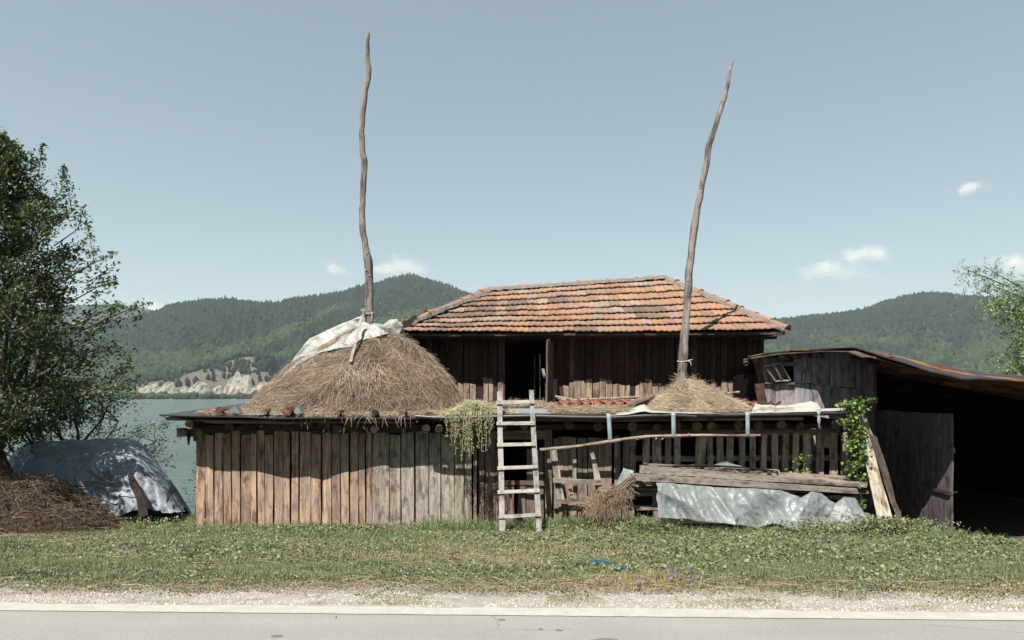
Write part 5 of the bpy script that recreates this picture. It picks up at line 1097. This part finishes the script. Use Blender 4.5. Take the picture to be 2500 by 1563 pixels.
# acacia at the right edge
def acacia():
    base = V((14.6, 17.5, -1.5)); t_ = thing("acacia_tree", base, "feathery acacia tree reaching in at the right edge behind the cart shed", "tree"); mb = MB()
    mb.tube(pl([base, V((14.4, 17.5, 1.5)), V((14.2, 17.4, 3.4)), V((13.8, 17.3, 5))]), np.linspace(.22, .06, 13).tolist(), 10, (.12, .09, .08), None, .06, .1); mb.build("trunk", M_BARK, t_, smooth=True)
    mb = MB(); cen = []; cols = []
    cl = [((2600, 780), (2352, 655), 7, 0), ((2600, 790), (2400, 648), 9, 0), ((2620, 800), (2430, 700), 9, 0), ((2640, 810), (2400, 745), 8, 1), ((2640, 820), (2450, 735), 9, 1), ((2620, 760), (2470, 690), 8, 0), ((2600, 880), (2490, 820), 9, 1), ((2600, 900), (2475, 850), 8, 1), ((2600, 910), (2465, 905), 7, 1), ((2620, 930), (2500, 880), 10, 1), ((2620, 860), (2500, 780), 9, 1), ((2600, 750), (2500, 690), 9, 0)]
    for (a, b_, k, kind) in cl:
        s = at(a[0], a[1], 17); e = at(b_[0], b_[1], 16.2)
        mb.tube([s, s.lerp(e, .5) + V((0, 0, .12)), e], [.03, .018, .006], 5, (.14, .11, .09))
        for j in range(k * 6):
            u = ru(.4, 1.0); c0 = s.lerp(e, u) + V((random.gauss(0, .12), random.gauss(0, .3), random.gauss(0, .12))); d = V((ru(-1, .4), ru(-.5, .5), ru(-.5, .15))).normalized()
            n = 20; q = np.linspace(0, .32, n); P = np.array(c0) + np.array(d) * q[:, None] + R.normal(size=(n, 3)) * .02 + np.array([0, 0, -1]) * (q ** 2)[:, None] * .8; cen.append(P)
            cols.append(pick(n, [(.22, .31, .21), (.26, .36, .24)] if kind == 0 else [(.24, .34, .12), (.34, .40, .13), (.16, .25, .10)], .12))
    mb.build("branches", M_BARK, t_); cen = np.concatenate(cen); cols = np.concatenate(cols); v, f, c = np_leaves(cen, .07, cols, .38, .3); np_mesh("crown", v, f, c, M_LEAF, t_)
acacia()

# ------------------------------------------------------------------ left: covered pile, straw heap
outl = [(36, 1120), (52, 1096), (88, 1079), (175, 1075), (250, 1073), (316, 1072), (340, 1080), (360, 1096), (386, 1128), (421, 1172), (440, 1210), (456, 1240)]
lowl = [(60, 1180), (80, 1200), (110, 1230), (170, 1262), (230, 1268), (285, 1262), (330, 1245), (360, 1240), (385, 1245), (412, 1252), (430, 1250), (456, 1246)]
tp = interp2(outl, 16); bt = interp2(lowl, 16); P = []; mb = MB()
for k in range(71):
    u = k / 70; row = []
    for i, ((xa, ya), (xb, yb)) in enumerate(zip(tp, bt)):
        Yt = 12.4; Yb = 11.35; th = u * math.pi / 2
        x = xa + (xb - xa) * (1 - math.cos(th)); p = at(xa, ya, Yt).lerp(at(xb, yb, Yb), u); pt = at(xa, ya, Yt); pb = at(xb, yb, Yb)
        p = V((pt.x + (pb.x - pt.x) * u, pt.y + (pb.y - pt.y) * math.sin(th), pt.z + (pb.z - pt.z) * (1 - math.cos(th))))
        c_ = V((at(232, 1185, 11.3).x, 0, at(232, 1185, 11.3).z)); dv = V((p.x - c_.x, 0, p.z - c_.z)); ang = math.atan2(dv.z, dv.x); rr = dv.length
        fold = .05 * math.sin(ang * 9 + 2 * mnoise.noise(p * 1.5)) * math.exp(-rr * 1.1) - .16 * math.exp(-((rr) / .22) ** 2)
        if x > 350: fold += .05 * math.sin(i * .45 + u * 2) * u
        q = V((p.x * 2.5, p.y * 2, p.z * 3)); rg = 1 - 2 * abs(mnoise.noise(q)); r2 = 1 - 2 * abs(mnoise.noise(q * 1.9 + V((4, 4, 4)))); r3 = 1 - 2 * abs(mnoise.noise(V((q.x * 3 + q.z, q.y * 3, q.z * 2)))); row.append(p + V((0, -fold - .05 * rg - .035 * r2 - .016 * r3 - .02 * mnoise.fractal(q * 2, 1, 2, 3), (.02 * rg + .012 * r2) * (1 - u))))
    P.insert(0, row) if False else P.append(row)
back = [[V((p.x, p.y + .6 * k, p.z - .05 - .5 * k * k)) for p in P[0]] for k in (2, 1)]
mb.grid(back + P, (.3, .3, .3)); tag(mb.build("covered_pile", M_TARP, smooth=True), "pile covered by a creased grey tarpaulin under the left tree", "covered pile")
mb = MB(); mb.tube([at(318, 1160, 11.2), at(330, 1185, 11.1), at(343, 1215, 11.0), at(352, 1262, 10.9)], [.045, .06, .07, .06], 10, (.05, .032, .026), (.08, .05, .04), .12, .5); tag(mb.build("rotten_log", M_BARK), "dark rotten log propped against the tarpaulin-covered pile", "log")
mb = MB(); mb.board(at(240, 1270, 10.9), at(274, 1249, 11.05), .06, .04, tint=(.6, .42, .3), w1=.03); tag(mb.build("split_stick", M_WOODG), "short pale split stick on the ground before the grey tarpaulin", "stick")
mb = MB(); mb.tube([at(140, 1188, 11.3), at(232, 1187, 11.16), at(318, 1183, 11.15)], .008, 6, (.03, .03, .04)); tag(mb.build("rope", M_BLACK), "black rope cinched across the grey tarpaulin", "rope")
def heapz(X, Y): return g1(X, Y) + max(0.0, .95 * (1 - min(1, ((X + 8.3) / 2.15) ** 2 + ((Y - 10.6) / 1.35) ** 2)) ** .8) * (1 + .18 * mnoise.noise(V((X * 2, Y * 2, 0))))
mb = MB(); X_s = np.linspace(-10.5, -6.1, 70); Y_s = np.linspace(9.1, 12.0, 46)
mb.grid([[V((x, y, heapz(x, y) - .03 + .05 * mnoise.fractal(V((x * 5, y * 5, 1)), 1, 2, 3))) for x in X_s] for y in Y_s], (.2, .14, .1)); hp = thing("straw_heap", (-8.3, 10.6, -.5), "low heap of rotting brown straw and dung at the left edge", "straw heap"); mb.build("body", M_HEAP, hp, smooth=True)
n = 15000; x = R.uniform(-10.4, -6.2, n); y = R.uniform(9.15, 11.9, n); zh = np.array([heapz(a, b_) for a, b_ in zip(x, y)]); k = zh > gz(x, y) + .02; x, y, zh = x[k], y[k], zh[k]; n = len(x); d = R.normal(size=(n, 3)) * np.array([1, 1, .35])
v, f, c = np_strands(np.stack([x, y, zh + R.uniform(-.01, .03, n)], 1), d, R.uniform(.06, .24, n), R.uniform(.004, .009, n), pick(n, [(.22, .15, .10), (.16, .105, .07), (.34, .25, .16), (.10, .065, .045)]), .3, 2); np_mesh("straw", v, f, c, M_STRAW, hp)  # strand tones darkened to carry the tree's shade on the heap

# ------------------------------------------------------------------ grass, weeds, flowers
def veg_density(X, Y):
    e = Y - red(X) - .02 - .34 * fbm(X * 1.1, X * 0 + 2, 12) - .2 * fbm(X * 5, Y * 5, 18)
    d = np.clip(.25 + e * 3.2, 0, 1); d = np.where(e < 0, .9 * (fbm(X * 2.2, Y * 5, 19) > .47), d)
    return d
def free(X, Y):
    inpen = (Y > WY - .02) & (X > -5.1) & (X < 6.3); bay = (X > 6.5) & (Y > 9.3 - .12 * (X - 6.5) + .3 * (fbm(X * 3, Y * 3, 4) - .5)); hp_ = (((X + 8.3) / 2.1) ** 2 + ((Y - 10.6) / 1.3) ** 2) < .95
    pile = (X < -5.9) & (Y > 11.4) & (X > -8.8) & (Y < 12.6)
    return ~(inpen | bay | hp_ | pile) & (Y < 13.5)
def gpatch(X, Y): return fbm(X * .9 + 4, Y * 1.8, 61)
def gcol(X, Y, n):
    g = gpatch(X, Y); dry = np.clip((g - .56) * 5, 0, 1) + np.clip((6.1 - Y) * .9, 0, .7) + .2 * (R.uniform(0, 1, n) > .86); dry = np.clip(dry + R.uniform(-.25, .25, n), 0, 1)[:, None]
    a = pick(n, [(.125, .16, .075), (.15, .185, .09), (.10, .135, .065), (.19, .21, .11)], .15); b_ = pick(n, [(.32, .27, .15), (.24, .22, .11), (.40, .33, .2), (.2, .2, .08)], .12)
    return a * (1 - dry) + b_ * dry
n = 400000; X = R.uniform(-9.6, 9.2, n); Y = red(X) + .03 + (8.0 * R.uniform(0, 1, n) ** 1.05); nx_ = 170000; X2 = R.uniform(-5.2, 5.2, nx_); X = np.concatenate([X, X2]); Y = np.concatenate([Y, red(X2) + R.uniform(.03, 1.7, nx_)]); n = len(X)
vis = np.abs(X) < Y * .78 + .3
k = vis & free(X, Y) & (R.uniform(0, 1, n) < veg_density(X, Y)); X, Y = X[k], Y[k]; n = len(X)
near_wall = np.clip((Y - 10.3) / .6, 0, 1) * (X > -5.5); h = R.uniform(.022, .07, n) * (.35 + 1.7 * fbm(X * 2.3, Y * 3.2, 64)) + near_wall * R.uniform(0, .14, n) * (R.uniform(0, 1, n) > .5); h *= np.clip((Y - red(X)) * 1.2, .4, 1)
h += (X > 5.6) * (Y > 8.9) * R.uniform(0, .12, n) * (R.uniform(0, 1, n) > .6)
Z = gz(X, Y); p = np.stack([X, Y, Z - .005], 1); a = R.uniform(0, 6.28, n); ln = R.uniform(.1, .9, n); tip = p + np.stack([np.cos(a) * ln * h, np.sin(a) * ln * h, h], 1); sd = np.stack([np.cos(a + 1.57), np.sin(a + 1.57), a * 0], 1) * R.uniform(.0022, .0045, n)[:, None]
v = np.stack([p - sd, p + sd, tip], 1).reshape(-1, 3); f = np.arange(n * 3).reshape(-1, 3); c = np.repeat(gcol(X, Y, n), 3, 0)
tag(np_mesh("grass", v, f, c, M_GRASS), "short green and straw-yellow grass covering the verge", "grass", kind="stuff")
# clover-like leaves low in the sward
n = 240000; X = R.uniform(-9.6, 9.2, n); Y = red(X) + .2 + 7.5 * R.uniform(0, 1, n); k = (np.abs(X) < Y * .78 + .3) & free(X, Y) & (R.uniform(0, 1, n) < veg_density(X, Y) * (.35 + .9 * (fbm(X * 1.7, Y * 2.5, 33) > .42))); X, Y = X[k], Y[k]; n = len(X)
cl = fbm(X * 2.6, Y * 3.4, 90); hh = R.uniform(.01, .05, n) + .05 * np.clip((cl - .5) * 4, 0, 1); p = np.stack([X, Y, gz(X, Y) + hh], 1)
gc = pick(n, [(.135, .175, .08), (.17, .205, .10), (.10, .135, .065), (.22, .24, .125)], .16); dryk = (gpatch(X, Y) > .6)[:, None]; gc = np.where(dryk & (R.uniform(0, 1, (n, 1)) > .4), gc * np.array([[1.9, 1.4, 1.5]]), gc)
v, f, c = np_leaves(p, .021, gc, .75, .5); tag(np_mesh("clover", v, f, c, M_LEAF), "low clover and small weeds growing through the verge grass", "ground cover", kind="stuff")
# tall grass by the walls
def tall(rects, pal):
    L = []
    for (x0, x1, y0, y1, n, h0, h1) in rects:
        x = R.uniform(x0, x1, n); y = R.uniform(y0, y1, n); h = R.uniform(h0, h1, n); L.append(np_strands(np.stack([x, y, gz(x, y)], 1), np.stack([R.normal(0, .3, n), R.normal(-.1, .25, n), np.ones(n)], 1), h, R.uniform(.005, .009, n), pick(n, pal), .45, 4))
    for k in range(150):
        cx = R.uniform(-7, 7); cy = float(red(cx)) + R.uniform(.25, 4.6); nn = R.randint(14, 46); x = cx + R.normal(0, .05, nn); y = cy + R.normal(0, .04, nn)
        if cy > 10.6 or abs(cx) > cy * .78: continue
        L.append(np_strands(np.stack([x, y, gz(x, y)], 1), np.stack([R.normal(0, .45, nn), R.normal(-.1, .4, nn), np.ones(nn)], 1), R.uniform(.05, .09 + .1 * R.uniform(), nn), R.uniform(.003, .006, nn), pick(nn, pal if R.uniform() > .35 else [(.34, .3, .17), (.27, .26, .13), (.42, .35, .22)]), .6, 4))
    return np_join(L)
v, f, c = tall([(1.5, 5.5, 7.5, 9.8, 1800, .08, .2), (-4, 1, 8.5, 10.4, 1500, .07, .18), (5.4, 6.5, 8.8, 9.7, 1500, .1, .26), (6.5, 8.2, 8.3, 9.1, 1200, .05, .14), (-5.6, -.9, 10.6, 10.95, 1500, .06, .2), (-1.4, 1.2, 10.3, 10.95, 2600, .12, .36), (.3, 2.2, 10.2, 10.6, 1500, .1, .34), (2.0, 5.4, 9.75, 10.0, 1700, .08, .24), (5.2, 6.4, 9.7, 10.3, 1200, .08, .3), (-7.0, -5.2, 10.7, 11.8, 1900, .08, .28), (1.7, 2.4, 9.9, 10.1, 300, .15, .4), (6.3, 8.0, 8.9, 9.3, 600, .05, .12)], [(.10, .15, .06), (.13, .18, .075), (.2, .22, .11), (.085, .125, .05)])
tag(np_mesh("tall_grass", v, f, c, M_GRASS), "taller unmown grass standing along the foot of the walls", "grass", kind="stuff")
# leafy weeds
def weeds(rects, pal, size, name, label):
    L = []
    for (cx, cy, rx_, ry_, n, h) in rects:
        x = cx + R.normal(size=n) * rx_; y = cy + R.normal(size=n) * ry_; k = y < 10.95; x, y = x[k], y[k]; n2 = len(x); L.append(np_leaves(np.stack([x, y, gz(x, y) + R.uniform(.01, h, n2)], 1), size, pick(n2, pal), .8, .35))
    v, f, c = np_join(L); tag(np_mesh(name, v, f, c, M_LEAF), label, "weeds", kind="stuff")
W_ = [(.135, .175, .075), (.175, .215, .095), (.23, .255, .13), (.10, .135, .065), (.26, .25, .12)]
weeds([(-2.6, 10.2, .35, .2, 800, .12), (-3.3, 10.5, .6, .15, 900, .08), (-.1, 9.6, .12, .08, 220, .09), (-2.1, 10.15, .25, .12, 450, .14), (1.6, 10.0, .5, .2, 1500, .12), (2.1, 9.9, .15, .12, 400, .22), (4.9, 9.75, .6, .2, 2400, .20), (5.65, 9.75, .28, .2, 2300, .28), (5.3, 9.9, .25, .15, 1200, .3), (5.2, 10.2, .25, .2, 600, .2), (3.2, 9.7, .5, .15, 900, .09), (-5.6, 11.2, .25, .3, 1300, .22), (-6.4, 11.1, .35, .15, 700, .12), (-5.2, 10.6, .3, .15, 500, .12), (6.8, 8.9, .4, .25, 1100, .08), (8, 8.8, .6, .2, 900, .1), (4.2, 9.2, 1.2, .3, 1800, .07), (-1.5, 8.2, 2, .8, 900, .05), (-5, 9.3, 1.5, .5, 1200, .07), (1.3, 6.3, .35, .15, 700, .09), (3.4, 6.1, .3, .12, 600, .08), (-.2, 6.35, .4, .12, 600, .07), (2.2, 7.4, .8, .4, 1800, .09), (4.5, 7.4, .8, .5, 1800, .1), (-3.2, 7.6, .9, .4, 1400, .08), (.8, 8.8, .7, .3, 1500, .12), (2.8, 8.6, .6, .3, 1200, .13), (6.2, 8.3, .7, .4, 1600, .11)], W_, .036, "weeds", "broad-leaved weeds growing along the walls and in the verge")
# dry cut grass lying in the verge
L = []
for (cx, cy, rx_, ry_, n) in [(-.25, 9.3, .35, .2, 260), (-.35, 7.3, .5, .25, 420), (0, 6.9, .6, .25, 520), (.5, 7.9, .4, .2, 160), (-2.6, 8.3, .3, .2, 160), (-2.4, 7.2, .3, .15, 180), (3.1, 9.4, .5, .15, 380), (1.4, 9.3, .3, .15, 170), (-1.8, 10.2, .3, .15, 160), (-3, 6.6, .8, .2, 200), (-5.6, 8.7, .7, .3, 380), (-4.2, 7.3, .4, .2, 200), (-7.6, 9.2, 1, .2, 900), (4.6, 8.0, 1.5, .8, 260), (0, 7.5, 5, 1.6, 900), (1.2, 6.2, 2.5, .15, 300), (0, 6.0, 5, .18, 500), (0, 5.65, 3.6, .12, 2600)]:
    x = cx + R.normal(size=n) * rx_; y = cy + R.normal(size=n) * ry_; k = (y > red(x) + .1) & (y < 10.9) & (R.uniform(0, 1, n) < .55); x, y = x[k], y[k]; n2 = len(x); L.append(np_strands(np.stack([x, y, gz(x, y) + R.uniform(.02, .07, n2)], 1), R.normal(size=(n2, 3)) * np.array([1, .7, .12]), R.uniform(.05, .26, n2), R.uniform(.003, .006, n2), pick(n2, [(.5, .39, .25), (.42, .3, .19), (.58, .48, .32), (.38, .24, .17)]), .1, 2))
v, f, c = np_join(L); tag(np_mesh("cut_grass", v, f, c, M_STRAW), "dry cut stalks lying scattered over the verge", "dry grass", kind="stuff")
# mallow / chicory flowers
fl = [((1575, 1331), "pink mallow bloom highest of the left group"), ((1562, 1346), "pale pink mallow bloom just under the highest one"), ((1567, 1380), "pink mallow bloom alone left of the big cluster"), ((1562, 1419), "lowest pink mallow bloom near the blue twine"), ((1627, 1393), "small lilac bloom at the top left of the big mallow cluster"), ((1642, 1404), "large mallow bloom at the centre of the big cluster"), ((1639, 1413), "low bloom at the centre of the big mallow cluster"), ((1681, 1410), "dark pink mallow bloom right of the big cluster"), ((1702, 1406), "pink mallow bloom furthest right of the big cluster"), ((1705, 1330), "tall mallow bloom standing alone above the cluster"), ((1673, 1394), "faint mallow bloom between the cluster and the tall one"), ((1895, 1303), "lilac bloom left under the plastic sheet's right half"), ((2008, 1308), "lilac bloom pair left below the plastic sheet corner"), ((2000, 1320), "bluish bloom lowest below the plastic sheet corner"), ((2040, 1310), "pink bloom rightmost below the plastic sheet corner"), ((310, 1345), "blue chicory bloom in the left verge")]
for (x, y), lb in fl:
    Yq = 5.6
    for Yq in np.arange(5.6, 10.2, .02):
        if at(x, y, Yq).z - .09 < g1(at(x, y, Yq).x, Yq): break
    c0 = at(x, y, Yq); mb = MB(); col = (.62, .40, .60) if "pink" in lb or "mallow" in lb else (.45, .42, .68)
    mb.tube([V((c0.x + .02, c0.y + .02, g1(c0.x, c0.y))), c0], [.003, .002], 4, (.1, .15, .05))
    for q in range(3 if "cent" in lb else 2):
        o_ = c0 + V((ru(-.02, .02), ru(-.01, .01), ru(-.015, .02)))
        for k in range(5):
            a = k * 1.256 + ru(-.1, .1); d = V((math.cos(a), -.35, math.sin(a))); e = d.cross(V((0, -1, 0))).normalized(); r_ = .022
            mb.add([o_, o_ + d * r_ * .7 + e * r_ * .3, o_ + d * r_, o_ + d * r_ * .7 - e * r_ * .3], [(0, 1, 2, 3)], col)
    tag(mb.build("flower", M_FLOWER), lb, "flower", "wild flowers in the verge")
for (x, y, s_, lb) in ((1458, 1393, .16, "tangle of blue twine in the grass below the brush bundle"), (1516, 1420, .1, "smaller blue twine scrap nearer the road")):
    Yq = 2667 / (y - HZ) * 1.06; c0 = at(x, y, Yq); c0.z = g1(c0.x, Yq) + .06; mb = MB()
    for k in range(4):
        P = [c0 + V((random.gauss(0, s_ * .5), random.gauss(0, s_ * .3), random.gauss(0, .018))) for _ in range(6)]; mb.tube(pl(P), .003, 4, (.05, .25, .4))
    tag(mb.build("twine", M_TWINE, smooth=True), lb, "twine")
# thin dry weed stalks by the bay
for k, (x, y0, y1, lb) in enumerate(((2240, 1290, 1243, "thin seeding weed stalk before the middle of the dark gate"), (2192, 1285, 1246, "thin weed stalk at the foot of the bark slab"), (2305, 1312, 1275, "leaning weed stalk at the free edge of the dark gate"), (2385, 1335, 1305, "reddish forked weed stalk in front of the cart bay"), (2340, 1325, 1302, "bent weed stalk left of the forked one by the cart bay"))):
    Yq = 9.5; mb = MB(); b0 = at(x, y0, Yq); tpq = at(x + ru(-6, 14), y1, Yq); b0.z = g1(b0.x, Yq); mb.tube([b0, b0.lerp(tpq, .5) + V((ru(-.03, .03), 0, 0)), tpq], [.005, .004, .002], 4, (.3, .2, .13))
    for q in range(5):
        p = b0.lerp(tpq, ru(.35, .95)); mb.tube([p, p + V((ru(-.08, .08), 0, ru(.03, .09)))], [.003, .002], 4, (.3, .25, .13))
    v_ = []; tag(mb.build("weed_stalk", M_STRAW), lb, "weed", "thin dry stalks near the gate")

# ------------------------------------------------------------------ the air
m = bpy.data.materials.new("haze_air"); m.use_nodes = True; t = m.node_tree; t.nodes.remove(t.nodes["Principled BSDF"])
pv = t.nodes.new("ShaderNodeVolumePrincipled"); pv.inputs["Color"].default_value = (.80, .88, .95, 1); pv.inputs["Density"].default_value = .00007; pv.inputs["Anisotropy"].default_value = .2
t.links.new(pv.outputs[0], t.nodes["Material Output"].inputs["Volume"])
mb = MB(); x0, x1, y0, y1, z0, z1 = -4300, 4300, -200, 4300, -11, 520
mb.add([V(q) for q in ((x0, y0, z0), (x1, y0, z0), (x1, y1, z0), (x0, y1, z0), (x0, y0, z1), (x1, y0, z1), (x1, y1, z1), (x0, y1, z1))], [(0, 3, 2, 1), (4, 5, 6, 7), (0, 1, 5, 4), (1, 2, 6, 5), (2, 3, 7, 6), (3, 0, 4, 7)], (1, 1, 1))
tag(mb.build("haze", m), "thin summer haze in the air over the river valley", "haze", kind="stuff")

# ------------------------------------------------------------------ albedo calibration: one factor for every surface colour
ALB = .38
for m in bpy.data.materials:
    if m.name in ("cloud_white", "haze_air"): continue
    t = m.node_tree; k = ALB * {"weathered_wood": 1.55, "grey_wood": 1.5, "dark_wood": 1.1, "bark": 1.35, "roof_tile": 1.08, "straw": .95, "straw_body": .6, "grass_blade": 1.85, "leaf": 1.6, "far_foliage": .8, "river_water": .8, "clear_plastic": 1.2, "milky_plastic": 1.35}.get(m.name, 1.0)
    for nd in list(t.nodes):
        sk = nd.inputs.get("Base Color") if nd.type == 'BSDF_PRINCIPLED' else (nd.inputs.get("Color") if nd.type == 'BSDF_TRANSLUCENT' else None)
        if sk is None or not sk.is_linked: continue
        src = sk.links[0].from_socket; t.links.new(mul(t, src, (k, k, k)), sk)
